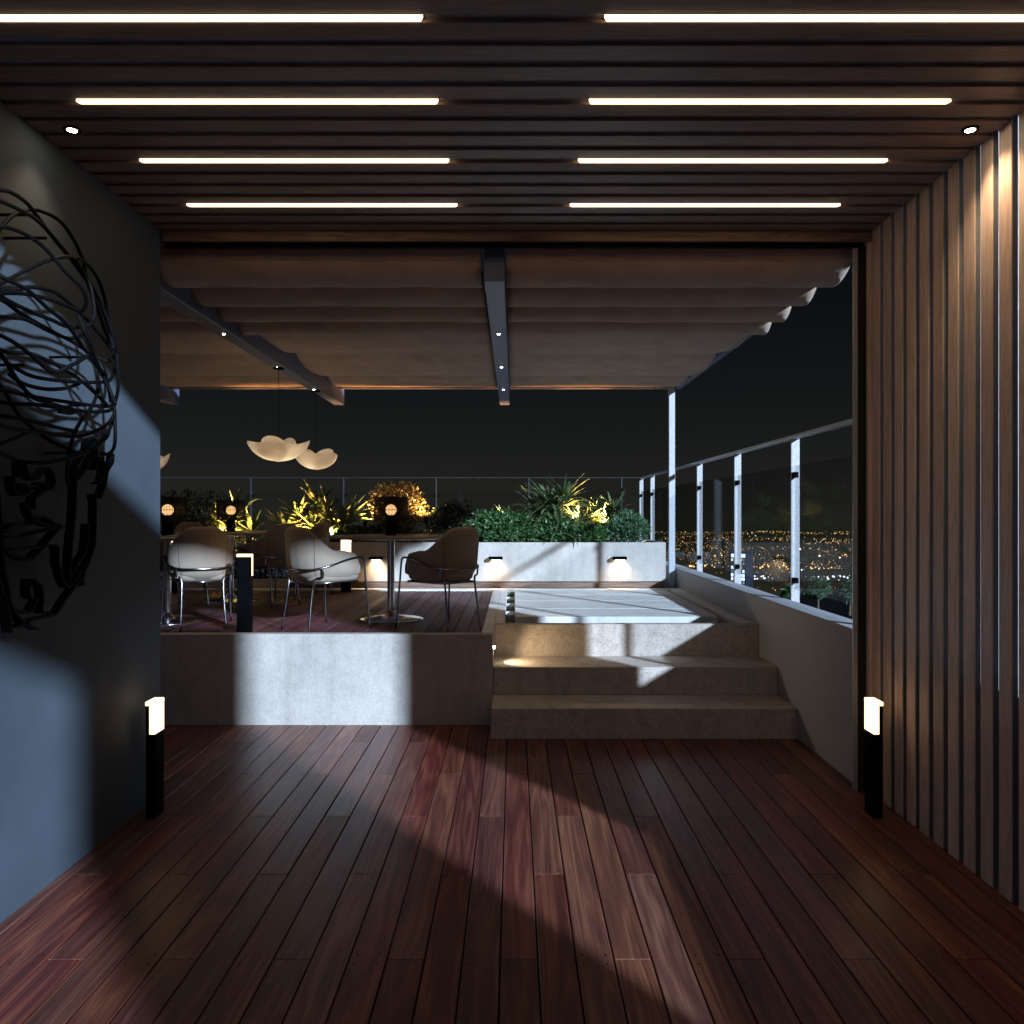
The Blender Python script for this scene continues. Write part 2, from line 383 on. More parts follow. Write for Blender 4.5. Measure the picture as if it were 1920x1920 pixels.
# ================================================================== SETTING
def boards(mb, x0, x1, y0, y1, pitch, gap, z0, z1, length=None, step=.6925, phase=0.0, xref=0.0):
    k0 = math.floor((x0-xref)/pitch); k = k0
    while xref + k*pitch < x1 - .002:
        a = max(x0, xref+k*pitch)+gap/2; b = min(x1, xref+(k+1)*pitch)-gap/2
        if b-a > .01:
            if length:
                s = phase + (k % 3)*step
                y = s - math.ceil((s-y0)/length)*length
                while y < y1:
                    c = max(y, y0)+.0012; d = min(y+length, y1)-.0012
                    if d-c > .02: mb.bbox(a, b, c, d, z0, z1+random.uniform(-.0006,.0006), .0022)
                    y += length
            else: mb.bbox(a, b, y0, y1, z0, z1, .0022)
        k += 1
d = MB(); boards(d, -3.3, 2.14, -3.2, 6.18, .1356, .006, -.03, 0.0, .6925*3, .6925, 2.933-.0, -.0678+.02)
# dark screw heads are recessed under tiny discs on the boards
deck = d.build('deck', M['deck']); tag(deck, kind='structure')
s = MB()
for k in range(-16, 18):
    for j in range(0, 7):
        Y = 2.933+.6925*(j-1); joint = True
        for side in (-.03, .03):
            if (k+j) % 3: continue
            for dx in (-.042, .042):
                X = -.0478+.1356*(k+.5)+dx
                if -1.97 < X < 2.0 and Y+side < 6.1: s.lathe([(.0001,.0004),(.0028,.0004),(.0031,-.003)], (X, Y+side, .0012), 8)
sr = s.build('screw_head', M['black'], deck)
d = MB(); d.box(-3.3, 2.14, -3.2, 6.18, -.3, -.034); tag(d.build('deck_base', M['dark']), kind='structure')
d = MB(); boards(d, -6.5, -.247, 6.26, 9.72, .112, .007, .635, .668, 2.3, .76, 6.5, -.247)
tag(d.build('upper_deck', M['deck2']), kind='structure')
d = MB(); d.box(-6.5, -.25, 6.26, 9.74, .55, .630); tag(d.build('upper_deck_base', M['dark']), kind='structure')

# building mass that carries the terrace
b = MB(); b.box(-9, 2.2, -4, 14.6, -60, -.31)
t = thing('terrace_building', 'grey apartment tower carrying the roof terrace', 'building'); b.build('wall', M['facade'], t)

# raised terrace: kerbs around the deck
t = thing('retaining_wall', 'pale concrete retaining wall along the front of the raised dining deck', 'wall')
b = MB(); b.bbox(-6.5, -.158, 6.17, 6.257, -.02, .684, .004); b.build('front_wall', M['concrete'], t)
b = MB(); b.bbox(-.245, -.158, 6.26, 9.745, .3, .684, .003); b.bbox(-.155, -.075, 6.716, 9.745, .3, .684, .003); b.build('kerb', M['slab'], t)
b = MB(); b.bbox(-6.5, 2.005, 9.75, 9.905, .3, .684, .003); b.build('kerb', M['slab'], t)

# steps
t = thing('concrete_steps', 'three wide concrete steps climbing to the paved walkway', 'steps')
for (y0, y1, z0, z1) in ((5.796, 6.7, -.02, .214), (6.225, 6.705, .2145, .425), (6.71, 6.795, .2, .685)):
    b = MB(); b.bbox(-.156 if z1 > .3 else -.158, 2.008, y0, y1, z0, z1, .004); b.build('step', M['stepstone'], t)

# paved walkway
b = MB(); b.box(-.074, 2.008, 6.797, 9.748, .3, .60); tag(b.build('walkway_bed', M['water_ch']), kind='structure')
t = empty('walkway'); tag(t, kind='structure')
ys = [7.2, 7.82, 8.50, 9.16, 9.70]
for a, c in zip(ys, ys[1:]):
    b = MB(); b.bbox(.012, 1.80, a+.008, c-.008, .601, .684, .003); b.build('paving_slab', M['slab'], t)
b = MB(); b.bbox(1.87, 2.007, 6.80, 9.745, .601, .684, .003); b.build('edging', M['slab'], t)
b = MB()
for yy in ys[1:-1]: b.box(-.073, .011, yy-.012, yy+.012, .601, .655)
b.build('channel_divider', M['slab'], t)
# pebbles in the channels
p = MB()
random.seed(5)
for i in range(1500):
    if i < 1050: X = random.uniform(-.07, .008); Y = random.uniform(6.81, 9.68)
    else: X = random.uniform(-.07, 1.86); Y = random.uniform(6.81, 7.18)
    r_ = random.uniform(.010,.017)
    p.sphere((X, Y, .601+r_*.5+random.uniform(0,.012)), r_, 6, 4, .7)
tag(p.build('pebbles', M['pebble'], None, True), 'dark wet pebbles filling the channel beside the paving', 'pebbles', kind='stuff')
g = MB()
for i in range(260):
    X = random.uniform(-.07,.008); Y = random.uniform(9.45,9.69); a = random.uniform(0,6.28); h = random.uniform(.04,.085)
    dx, dy = math.cos(a)*.003, math.sin(a)*.003
    g.add([(X-dx,Y-dy,.6),(X+dx,Y+dy,.6),(X+random.uniform(-.03,.03),Y+random.uniform(-.03,.03),.6+h)], [(0,1,2)])
tag(g.build('grass', M['leaf_pale']), 'short green grass tuft at the far end of the pebble channel', 'grass', kind='stuff')

# roof slab behind the planter
b = MB(); b.box(-6.5, 2.0, 10.95, 14.42, .3, .683); tag(b.build('roof_slab', M['parapet']), kind='structure')

# parapet on the right
t = thing('parapet_wall', 'low grey rendered parapet rising beside the steps under the glass railing', 'wall')
b = MB(); b.bbox(2.01, 2.19, 4.73, 14.6, -.02, .91, .006); b.bbox(2.16, 2.34, -3.2, 4.725, -.02, .905, .006); b.build('wall', M['parapet'], t)
b = MB(); b.bbox(-6.5, 2.005, 14.42, 14.6, .3, .91, .006); b.build('wall', M['parapet'], t)

# left wall
t = tag(MB().build('plaster_wall', M['plaster']), 'smooth blue grey plaster wall behind the wire face', 'wall')
bpy.data.objects.remove(t)
b = MB(); b.bbox(-2.3, -2.0, -3.2, 4.64, -.02, 3.42, .004)
tag(b.build('plaster_wall', M['plaster']), 'smooth blue grey plaster wall behind the wire face', 'wall')

# ------------------------------------------------------------------ slatted pergola
PITCH = .1345; SW = .0905
def slat_rows():
    rows = [4.557-PITCH*k for k in range(19)]
    rows += [.375-PITCH*k for k in range(18)]
    return rows
t = thing('slatted_pergola', 'dark timber slat ceiling folding down into the right hand slat screen', 'pergola')
c = MB(); wl = MB(); co = MB()
for y in slat_rows():
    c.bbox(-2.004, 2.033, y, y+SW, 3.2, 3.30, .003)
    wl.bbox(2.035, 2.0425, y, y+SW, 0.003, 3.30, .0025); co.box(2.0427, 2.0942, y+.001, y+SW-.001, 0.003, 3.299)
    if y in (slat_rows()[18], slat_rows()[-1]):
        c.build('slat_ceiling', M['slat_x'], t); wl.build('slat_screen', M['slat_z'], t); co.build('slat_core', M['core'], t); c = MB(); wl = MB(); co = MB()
b = MB()
for (a, e) in ((2.13, 4.73), (-1.90, .30)):
    b = MB(); b.box(-2.0, 2.2, a, e, 3.302, 3.33); b.build('roof_panel', M['dark'], t)
b = MB()
for y in slat_rows()[:18]: b.box(-2.003, 2.034, y-(PITCH-SW)+.0004, y-.0004, 3.2128, 3.2205)
b.build('gap_lining', M['lining'], t)
b = MB(); b.bbox(-1.998, 2.14, 4.66, 4.725, 3.1425, 3.303, .004); b.build('header_beam', M['header'], t)
b = MB(); b.bbox(-1.998, 2.14, 2.06, 2.128, 3.118, 3.30, .004); b.build('header_beam', M['header'], t)  # out-of-view near beam, added to cut the moonlight on wall and chairs
b = MB(); b.bbox(-1.997, 2.0, 4.675, 4.715, 3.118, 3.1415, .002); b.build('track', M['black'], t)

b = MB(); b.bbox(2.018, 2.046, 4.654, 4.6905, .003, 3.14, .003); b.build('end_trim', M['slat_z'], bpy.data.objects['slatted_pergola'])
t = thing('door_post', 'slim black door post with a grey metal lip at the end of the slat screen', 'post')
b = MB(); b.bbox(1.9725, 2.026, 4.692, 4.722, .003, 3.117, .003); b.build('post', M['postgrey'], t)
b = MB(); b.bbox(1.944, 1.972, 4.692, 4.702, .003, 3.117, .002); b.build('lip', M['alu'], t)

# LED strips set in the gaps
rowname = {14: 'nearest', 10: 'second', 6: 'third', 2: 'farthest'}
proto = None
for k in (14, 10, 6, 2):
    for sx in (-1, 1):
        y1 = 4.557-PITCH*k; y0 = y1-(PITCH-SW)
        if proto is None:
            e = empty('led_strip'); m = MB()
            # trapezoid plan ends like the mitred profile
            L2 = 1.405/2; h = .0098
            m.add([(-L2,-h,0),(L2,-h,0),(L2-.009,h,0),(-L2+.009,h,0),(-L2,-h,.010),(L2,-h,.010),(L2-.009,h,.010),(-L2+.009,h,.010)],
                  [(0,3,2,1),(4,5,6,7),(0,1,5,4),(1,2,6,5),(2,3,7,6),(3,0,4,7)])
            m.build('diffuser', M['led'], e)
            m = MB(); m.box(-L2, L2, -.018, .018, .0104, .0134); m.build('housing', M['black'], e)
            proto = e; o = e
        else: o = copy_tree(proto)
        o.location = (sx*(.293+1.405/2), (y0+y1)/2, 3.1955)
        tag(o, 'warm white LED strip in the slat ceiling, %s row, %s of the central gap' % (rowname[k], 'left' if sx < 0 else 'right'), 'strip light', 'LED strips between the ceiling slats')

def downlight(loc, label, group, energy, d=(0,0,-1), size=R(75), r=.022, blend=.6, name='downlight', off=.02):
    e = thing(name, label, 'spotlight', loc, 0, group)
    m = MB(); m.lathe([(r,.0),(r*1.5,-.002),(r*1.55,.006),(r*1.05,.008)], (0,0,0), 24); m.build('trim_ring', M['black'], e, True)
    m = MB(); m.lathe([(.0001,-.004),(r*.6,-.003),(r*.9,.0)], (0,0,0), 20); m.build('lens', M['spotlens'], e, True)
    l = lamp('SPOT', 'spot_beam', (0,0,-off), energy, (1.0,.74,.46), e, spot_size=size, spot_blend=blend, shadow_soft_size=.02)
    aim(l, d); return e
downlight((-1.842,3.418,3.194), 'small bright spotlight in the slat ceiling above the wire face', 'spotlights in the slat ceiling', 4, (-.1,0,-1), R(95), blend=1.0)
downlight((1.905,3.418,3.194), 'small bright spotlight in the slat ceiling above the right slat screen', 'spotlights in the slat ceiling', 11, (.06,0,-1), R(115), blend=1.0)

# ------------------------------------------------------------------ awning and its frame
t = thing('awning_frame', 'steel awning frame of parallel rafters with one slim white corner post', 'frame')
RAFT = [(-.176,-.052), (-2.282,-2.16), (-4.39,-4.262)]
for (a, c) in RAFT:
    b = MB(); b.bbox(a, c, 4.85, 10.45, 2.97, 3.20, .004); b.build('rafter', M['rafter'], t)
    b = MB(); b.bbox(a-.08, c+.52, 4.85, 9.98, 3.227, 3.236, .002); b.build('moon_block_strip', M['rafter'], t)  # unseen strip added over the canvas gap to keep moonlight off the rafter
b = MB(); b.bbox(2.004, 2.07, 4.74, 10.17, 3.13, 3.25, .003); b.build('side_rail', M['rafter'], t)
b = MB(); b.bbox(1.915, 1.988, 10.09, 10.165, .685, 3.25, .003); b.build('post', M['white_metal'], t)
b = MB(); b.bbox(-4.26, 1.912, 10.11, 10.16, 3.128, 3.19, .003)
fb = b.build('front_beam', M['rafter'], t)
b = MB(); b.bbox(-6.5, 2.0, 4.735, 4.845, 3.16, 3.25, .003); b.build('wall_beam', M['rafter'], t)

HANG = [4.80, 5.36, 5.85, 6.29, 6.73, 8.05, 9.36, 10.09]
SAG  = [.170, .160, .160, .160, .088, .088, .060]
def canvas_profile():
    pts = []
    for i in range(len(HANG)-1):
        a, c = HANG[i], HANG[i+1]; n = 18
        for j in range(n):
            u = j/n
            if c-a > .8:   # half-opened fold: belly hangs past the middle
                zz = math.sin(math.pi*u**.85)**.75
            else: zz = math.sin(math.pi*u**.92)**.5
            pts.append((a+(c-a)*u, 3.175-SAG[i]*zz))
    n = 6
    pts.append((10.09,3.165)); pts.append((10.105,3.15))
    return pts
prof = canvas_profile()
bays = [(-.046, 1.998, 'cream canvas awning over the paved walkway, gathered in deep folds'),
        (-2.145, -.195, 'cream canvas awning over the round dining table, gathered in deep folds'),
        (-4.20, -2.29, 'cream canvas awning at the left, half hidden by the plaster wall')]
random.seed(3)
for (a, c, lb) in bays:
    e = thing('canvas_awning', lb, 'awning', (0,0,0), 0, 'folding canvas awnings')
    nx = 40; rows = []
    for (y, z) in prof:
        rr = []
        for i in range(nx+1):
            x = a+(c-a)*i/nx
            rr.append((x, y+.006*mnoise.noise(Vector((x*3, y*2, 1))), z+.007*mnoise.noise(Vector((x*2.2, y*5, 4)))))
        rows.append(rr)
    m = MB(); m.grid(rows); o = m.build('canopy', M['canvas'], e, True)
    sm = o.modifiers.new('thickness', 'SOLIDIFY'); sm.thickness = .006; sm.offset = 1
    for h in HANG[1:-1]:
        m = MB(); m.bbox(a+.02, c-.02, h-.012, h+.012, 3.187, 3.225, .003); m.build('support_rod', M['alu'], e)
nm = ['first', 'middle', 'last']
for (xx, wh) in ((-.114, 'central'), (-2.221, 'left')):
    for i, yy in enumerate((6.28, 7.71, 9.11)):
        downlight((xx, yy, 2.9675), 'tiny bright spotlight under the %s rafter, %s of its three from the near end' % (wh, nm[i]), 'spotlights under the rafters', 7, (0,0,-1), R(70), .013, .8)

# ------------------------------------------------------------------ pendants
def petal(mb, a0, a1, rfun, hfun, n=48, mm=14, off=(0,0,0)):
    """a curved sheet of an open bowl; rfun/hfun give rim radius and rim height by angle"""
    rows = []
    for i in range(mm+1):
        ph = i/mm*math.pi*.46; row = []
        for j in range(n+1):
            an = a0+(a1-a0)*j/n; rt = rfun(an, j/n); ht = hfun(an, j/n)
            q = rt*math.sin(ph)/math.sin(math.pi*.46)
            row.append((off[0]+q*math.cos(an), off[1]+q*math.sin(an), off[2]+ht*(1-math.cos(ph))/(1-math.cos(math.pi*.46))))
        rows.append(row)
    mb.grid(rows)
def make_pendant():
    e = empty('pendant_lamp')
    m = MB()
    wing = lambda a: abs(math.cos(a))**5
    petal(m, 0, 2*math.pi, lambda a, v: .225+.065*wing(a), lambda a, v: .158+.040*wing(a)+.014*math.sin(3*a+.6))
    bell = lambda v: max(0.0, math.sin(math.pi*v))**.55
    petal(m, R(212), R(300), lambda a, v: .15+.085*bell(v), lambda a, v: .10+.125*bell(v), 24, off=(0,-.006,-.004))
    petal(m, R(20), R(112), lambda a, v: .13+.09*bell(v), lambda a, v: .09+.15*bell(v)**2, 24, off=(.0,.004,.003))
    m.build('shade', M['shade'], e, True)
    m = MB(); m.sphere((0,0,.10), .022, 12, 8); m.build('bulb', M['pbulb'], e, True)
    m = MB(); m.tube([(0,0,.12),(0,0,.20)], .014, 10); m.build('socket', M['black'], e)
    m = MB(); m.tube([(0,0,.20),(0,0,.872)], .003, 6); m.build('cord', M['black'], e)
    m = MB(); m.lathe([(.0001,.872),(.05,.872),(.05,.885),(.0001,.886)], (0,0,0), 20); m.build('canopy_plate', M['black'], e)
    lamp('POINT', 'pendant_light', (0,0,.10), 2.2, (1.0,.80,.54), e, shadow_soft_size=.03)
    return e
pp = make_pendant()
for i, (x, y, rz, lb) in enumerate(((-2.222, 7.75, .2, 'white petal shaped pendant lamp hanging over the chairs, nearer of the overlapping pair'),
                                    (-2.222, 9.2, 1.1, 'white petal shaped pendant lamp hanging behind the nearer one, by the planter'),
                                    (-4.326, 9.7, 2.2, 'white petal shaped pendant lamp cut off by the plaster wall edge'))):
    o = pp if i == 0 else copy_tree(pp)
    o.location = (x, y, 2.084); o.rotation_euler = (0,0,rz)
    tag(o, lb, 'pendant lamp', 'petal pendant lamps')

# ------------------------------------------------------------------ glass railing
def clip(mb, x0, x1, y0, y1, z): mb.bbox(x0, x1, y0, y1, z-.022, z+.022, .003)
t = thing('glass_railing', 'glass railing with flat steel posts along the right parapet', 'railing')
YP = [6.55+1.68*k for k in range(-1, 5)]+[14.43]
b = MB(); b.bbox(2.215, 2.285, 4.75, 14.47, 2.19, 2.217, .003); b.build('handrail', M['rail_lit'], t)
for y in YP:
    b = MB(); b.bbox(2.216, 2.284, y-.011, y+.011, .60, 2.189, .002); b.build('post', M['galv'], t)
for a, c in zip(YP, YP[1:]):
    if c-a < .5: continue
    b = MB(); b.box(2.235, 2.245, a+.03, c-.03, .99, 1.97); p = b.build('glass_panel', M['glass'], t)
    for yy in (a+.032, c-.032):
        for zz in (1.06, 1.90):
            m = MB(); clip(m, 2.222, 2.258, yy-.03, yy+.03, zz); m.build('clamp', M['black'], p)
t = thing('glass_railing', 'glass railing running across the back behind the planted bed', 'railing')
b = MB(); b.bbox(-6.5, 2.21, 14.40, 14.46, 2.205, 2.217, .003); b.build('handrail', M['galv_dim'], t)
XP = [1.90-1.63*k for k in range(0, 6)]
for x in XP:
    b = MB(); b.bbox(x-.009, x+.009, 14.39, 14.45, .60, 2.204, .002); b.build('post', M['galv_dim'], t)
for a, c in zip(XP, XP[1:]):
    b = MB(); b.box(c+.03, a-.03, 14.415, 14.425, .99, 1.97); p = b.build('glass_panel', M['glass'], t)
    for xx in (a-.032, c+.032):
        for zz in (1.06, 1.90):
            m = MB(); clip(m, xx-.03, xx+.03, 14.40, 14.438, zz); m.build('clamp', M['black'], p)

# ------------------------------------------------------------------ planters
t = thing('planter', 'long white concrete planter with wall lights at the back of the terrace', 'planter')
b = MB(); b.bbox(-2.72, 1.843, 9.92, 10.0, .765, 1.238, .004); b.bbox(-2.72, 1.843, 10.87, 10.94, .765, 1.238, .004)
b.bbox(1.77, 1.842, 10.003, 10.868, .765, 1.237, .003); b.bbox(-2.719, -2.65, 10.003, 10.868, .765, 1.237, .003); b.build('planter_box', M['concrete'], t)
b = MB(); b.box(-2.70, 1.82, 9.955, 10.9, .6845, .764); b.build('recessed_base', M['header'], t)
b = MB(); b.box(-2.645, 1.765, 10.003, 10.866, 1.1, 1.2); b.build('soil', M['soil'], t)
t = thing('planter', 'low kerbed planting bed behind the chairs at the left', 'planter')
b = MB(); b.bbox(-6.5, -2.73, 9.92, 9.99, .6845, .79, .004); b.build('kerb', M['concrete'], t)
b = MB(); b.box(-6.5, -2.73, 9.995, 10.94, .6845, .75); b.build('soil', M['soil'], t)

def wall_light():
    e = empty('wall_light')
    m = MB(); m.bbox(-.08,.08,-.10,-.002,0,.034,.003); m.build('housing', M['black'], e)
    m = MB(); m.box(-.055,.055,-.075,-.02,-.004,-.0005); m.build('lens', M['pbulb'], e)
    l = lamp('AREA', 'wall_wash', (0,-.045,-.012), .8, (1.0,.68,.36), e, size=.09, shape='SQUARE', spread=R(120)); aim(l, (0,.35,-1))
    return e
wp = wall_light()
for i, (px, lb) in enumerate(((704, 'small black wall light on the white planter, behind the round table pedestal'), (930, 'small black wall light on the white planter, right of the dark chair'), (1163, 'small black wall light on the white planter, under a post shadow near the corner'))):
    o = wp if i == 0 else copy_tree(wp)
    o.location = ((px-PX)*9.83/F, 9.918, 1.035); tag(o, lb, 'wall light', 'wall lights on the planter')

# ------------------------------------------------------------------ plants
def leaf_quad(mb, p, d, n, l, w_):
    d = d.normalized(); s_ = d.cross(n)
    if s_.length < 1e-4: s_ = d.cross(Vector((1,0,0)))
    s_.normalize(); nn = s_.cross(d)
    a = p; c = p+d*l; m = p+d*l*.5
    mb.add([a, m+s_*w_*.5+nn*w_*.12, c-nn*w_*.15, m-s_*w_*.5+nn*w_*.12], [(0,1,2),(0,2,3)])
def bush(name, label, cen, rad, n, mat, leaf=.055, group=None, seed=0, stems=True, lump=.28, cat='shrub'):
    random.seed(seed)
    base = (cen[0], cen[1], cen[2]-rad[2])
    e = thing(name, label, cat, base, 0, group)
    m = MB(); C = Vector((0,0,rad[2]))
    for i in range(n):
        while True:
            q = Vector((random.uniform(-1,1),random.uniform(-1,1),random.uniform(-1,1)))
            if .01 < q.length < 1: break
        u = q.normalized()
        rr = random.random()**.35
        k = 1+lump*mnoise.noise(u*2.1+Vector((seed,0,0)))*1.6+.12*mnoise.noise(u*6+Vector((0,seed,0)))
        if mnoise.noise(u*4.5+Vector((seed*3.1,5,0))) < -.28 and rr > .7: continue
        p = C+Vector((u.x*rad[0], u.y*rad[1], u.z*rad[2]))*rr*k
        dd = (u+Vector((random.gauss(0,.7),random.gauss(0,.7),random.gauss(.25,.6))))
        nn = (u+Vector((random.gauss(0,.6),random.gauss(0,.6),random.gauss(.4,.5)))).normalized()
        l = leaf*random.uniform(.7,1.3)
        if p.z < -.02: p.z = random.uniform(0,.08)
        leaf_quad(m, p, dd, nn, l, l*.45)
    m.build('foliage', mat, e)
    m = MB()
    for i in range(7):
        a = random.uniform(0,6.28); r_ = random.uniform(.3,.7)
        q = Vector((math.cos(a)*rad[0]*r_, math.sin(a)*rad[1]*r_, rad[2]*random.uniform(.9,1.4)))
        m.tube([Vector((math.cos(a)*.02,math.sin(a)*.02,-.02)), q*.5+Vector((0,0,.03)), q], [.010,.007,.003], 5)
    m.build('stem', M['bark'], e)
    return e
def strap_plant(name, label, loc, heads, leaves, l, seed, mat=None, wleaf=.042, group=None):
    """clump of canes each topped with arching strap leaves"""
    random.seed(seed)
    e = thing(name, label, 'plant', loc, 0, group)
    m = MB(); sm = MB()
    for (hx, hy, hz) in heads:
        top = Vector((hx, hy, hz))
        sm.tube([Vector((hx*.3, hy*.3, -.03)), Vector((hx*.7, hy*.7, hz*.55)), top], [.014,.012,.011], 6)
        for i in range(leaves):
            a = random.uniform(0, 6.28); f = i/leaves
            up = .15+1.25*f*random.uniform(.8,1.2)      # inner leaves stand up
            ln = l*random.uniform(.65,1.15)
            dd = Vector((math.cos(a), math.sin(a), up)).normalized()
            p = top+Vector((0,0,-.10+.12*f)); n = 8; wd = wleaf*random.uniform(.7,1.2)
            side = Vector((-math.sin(a), math.cos(a), 0)); rows = []
            droop = random.uniform(2.2,5.0)*(1.25-min(up,1.2)*.75)
            for j in range(n+1):
                u = j/n
                ww = wd*(math.sin(math.pi*min(1,.12+u*.9))**.7)*(1-.15*u)*.5
                if j == n: ww = .0006
                nrm = side.cross(dd)
                rows.append([p-side*ww+nrm*ww*.35, p, p+side*ww+nrm*ww*.35])
                p = p+dd*(ln/n)
                dd = (dd+Vector((0,0,-droop*(ln/n)*(.35+u*1.4)))).normalized()
            m.grid(rows)
    m.build('leaves', mat or M['strap'], e, True); sm.build('cane', M['bark'], e, True)
    return e
def bx(px, Y): return (px-PX)*Y/F
G1 = 'arching strap leaved plants in the planter'; G2 = 'rounded shrubs in the planter'
strap_plant('strap_leaf_plant', 'tall strap leaved plant glowing warm above the left table lamp', (bx(425,10.3),10.35,.75), [(0,0,.72),(.12,-.05,.88),(-.14,.06,.80),(.26,.1,.62),(-.02,-.1,.5)], 46, .36, 21, group=G1)
strap_plant('strap_leaf_plant', 'large arching strap leaved plant brightly uplit beside the left chairs', (bx(585,10.3),10.35,1.19), [(0,0,.25),(.18,-.06,.42),(-.2,.05,.36),(.34,.0,.22),(.02,.14,.52),(-.36,.1,.18),(.15,-.15,.12),(.42,.1,.36)], 52, .36, 22, group=G1)
strap_plant('strap_leaf_plant', 'low grassy strap leaved plant between the two large uplit clumps', (bx(500,10.3),10.25,.78), [(0,0,.35),(.15,.05,.45),(-.12,-.05,.4)], 26, .36, 23, group=G1, wleaf=.02)
strap_plant('strap_leaf_plant', 'small upright tufted plant tips lit amber above the dark green shrub', (bx(932,10.4),10.45,1.19), [(0,0,.22),(.12,.05,.3),(-.1,.05,.25)], 20, .32, 24, group=G1, wleaf=.02)
strap_plant('strap_leaf_plant', 'tallest green strap leaved plant in the middle of the planter', (bx(1040,10.3),10.3,1.19), [(0,0,.46),(.12,-.04,.60),(-.2,.05,.42),(-.08,.02,.55),(.05,-.15,.22),(.3,.06,.3),(-.36,-.02,.2)], 50, .40, 25, group=G1)
strap_plant('strap_leaf_plant', 'bright golden strap leaved plant near the right end of the planter', (bx(1130,10.4),10.45,1.19), [(0,0,.32),(.14,.05,.44),(-.16,.02,.38),(.08,-.1,.25),(-.3,.0,.22)], 54, .32, 26, group=G1)
bush('round_shrub', 'round clipped shrub behind the table lamp with warm light inside', (bx(745,10.4),10.48,1.665), (.36,.33,.345), 5600, M['leaf_olive'], .036, G2, 31, lump=.08)
bush('round_shrub', 'glossy dark green shrub spilling over the planter right of the dark chair', (bx(935,10.2),10.22,1.36), (.42,.24,.26), 3600, M['leaf'], .055, G2, 32)
bush('round_shrub', 'low green shrub at the foot of the tallest strap plant', (bx(1045,10.15),10.18,1.32), (.34,.2,.19), 2200, M['leaf'], .055, G2, 33)
bush('round_shrub', 'pale green rounded shrub closing the right end of the planter', (bx(1172,10.2),10.24,1.40), (.31,.25,.22), 3000, M['leaf_pale'], .042, G2, 34, lump=.12)
bush('round_shrub', 'small green shrub below the golden strap plant', (bx(1108,10.12),10.14,1.31), (.22,.16,.15), 1300, M['leaf'], .05, G2, 35)
bush('dark_shrub', 'dark shrub with amber tips between the round shrub and the green one', (bx(850,10.5),10.52,1.44), (.36,.26,.30), 2600, M['leaf_dark'], .05, G2, 36)
bush('dark_shrub', 'dark low shrub hiding the soil behind the round table', (bx(710,10.2),10.2,1.29), (.62,.17,.15), 2200, M['leaf_dark'], .05, G2, 37)
bush('dark_shrub', 'tall dark shrub at the far left behind the table lamps', (bx(350,10.4),10.45,1.30), (.46,.33,.55), 3600, M['leaf_dark'], .055, G2, 38)
bush('dark_shrub', 'low dark hedge under the left chairs along the kerbed bed', (bx(430,10.1),10.14,.98), (.95,.15,.24), 3000, M['leaf_dark'], .05, G2, 39)
bush('dark_shrub', 'dark shrub at the left end of the white planter below the uplit plant', (bx(615,10.15),10.16,1.27), (.36,.15,.13), 1500, M['leaf'], .05, G2, 40)
def spike_light(loc, d, en, lb):
    e = thing('spike_light', lb, 'garden light', loc, 0, 'garden spike lights among the plants')
    m = MB(); m.tube([(0,0,-.08),(0,0,.05)], .006, 8); m.build('spike', M['black'], e)
    m = MB(); m.lathe([(.024,.05),(.028,.10),(.028,.13),(.023,.13),(.02,.115)], (0,0,0), 16); m.build('head', M['black'], e, True)
    m = MB(); m.lathe([(.0001,.118),(.02,.117)], (0,0,0), 16); m.build('lens', M['spotlens'], e, True)
    l = lamp('SPOT', 'spike_beam', (0,0,.135), en, (1.0,.47,.16), e, spot_size=R(114), spot_blend=.7, shadow_soft_size=.015); aim(l, d)
spike_light((bx(622,10.1),10.08,1.2), (-.25,.78,1), 360, 'small garden spotlight hidden in the large uplit plant')
spike_light((bx(560,10.15),10.1,1.2), (.1,.78,1), 150, 'added garden spotlight brightening the large uplit plant from its left foot')  # extra lamp, added to spread warm light over more leaves
spike_light((bx(800,10.3),10.26,1.42), (-.35,.78,1), 165, 'small garden spotlight at the right side of the round shrub')
spike_light((bx(684,10.4),10.42,1.36), (.3,.78,1), 135, 'small garden spotlight at the left side of the round shrub')
spike_light((bx(940,10.45),10.42,1.45), (0,.78,1), 225, 'small garden spotlight behind the dark green shrub')
spike_light((bx(1132,10.2),10.2,1.34), (-.1,.78,1), 360, 'small garden spotlight under the golden strap plant')
spike_light((bx(1075,10.2),10.22,1.40), (.1,.78,1), 135, 'added garden spotlight brightening the leaves between the tallest plant and the golden one')  # second lamp added for these plants to light more of their leaves
spike_light((bx(425,10.1),10.1,1.15), (0,.78,1), 165, 'small garden spotlight under the tall plant at the left')

# ------------------------------------------------------------------ bollards
def make_bollard():
    """lit plate faces local +x; broad face runs along local y"""
    e = empty('bollard_light')
    m = MB(); m.bbox(-.025,.025,-.055,.055,0,.44,.003); m.bbox(-.025,-.006,-.055,.055,.4402,.588,.002); m.build('post', M['black'], e)
    m = MB(); m.bbox(-.0055,.025,-.057,.057,.4405,.5885,.002); m.bbox(-.027,.026,-.057,.057,.589,.61,.002); m.build('light_panel', M['bollard_lit'], e)
    return e
bo = make_bollard()
for i, (x, y, z, rz, lb) in enumerate((
    (-1.898, 4.335, 0, 0, 'black bollard light with glowing top on the wood deck by the plaster wall'),
    (1.905, 4.335, 0, math.pi, 'black bollard light with glowing top on the wood deck by the slat screen'),
    (bx(459,6.36), 6.36, .668, math.pi/2, 'black bollard light seen from its dark back on the edge of the raised deck'),
    (bx(649,9.6), 9.6, .668, -math.pi/2, 'black bollard light with bright square top behind the chair by the planter'),
    (bx(326,9.6), 9.6, .668, -math.pi/2, 'black bollard light standing behind the leftmost chair'))):
    o = bo if i == 0 else copy_tree(bo)
    o.location = (x,y,z); o.rotation_euler = (0,0,rz); tag(o, lb, 'bollard light', 'bollard lights')
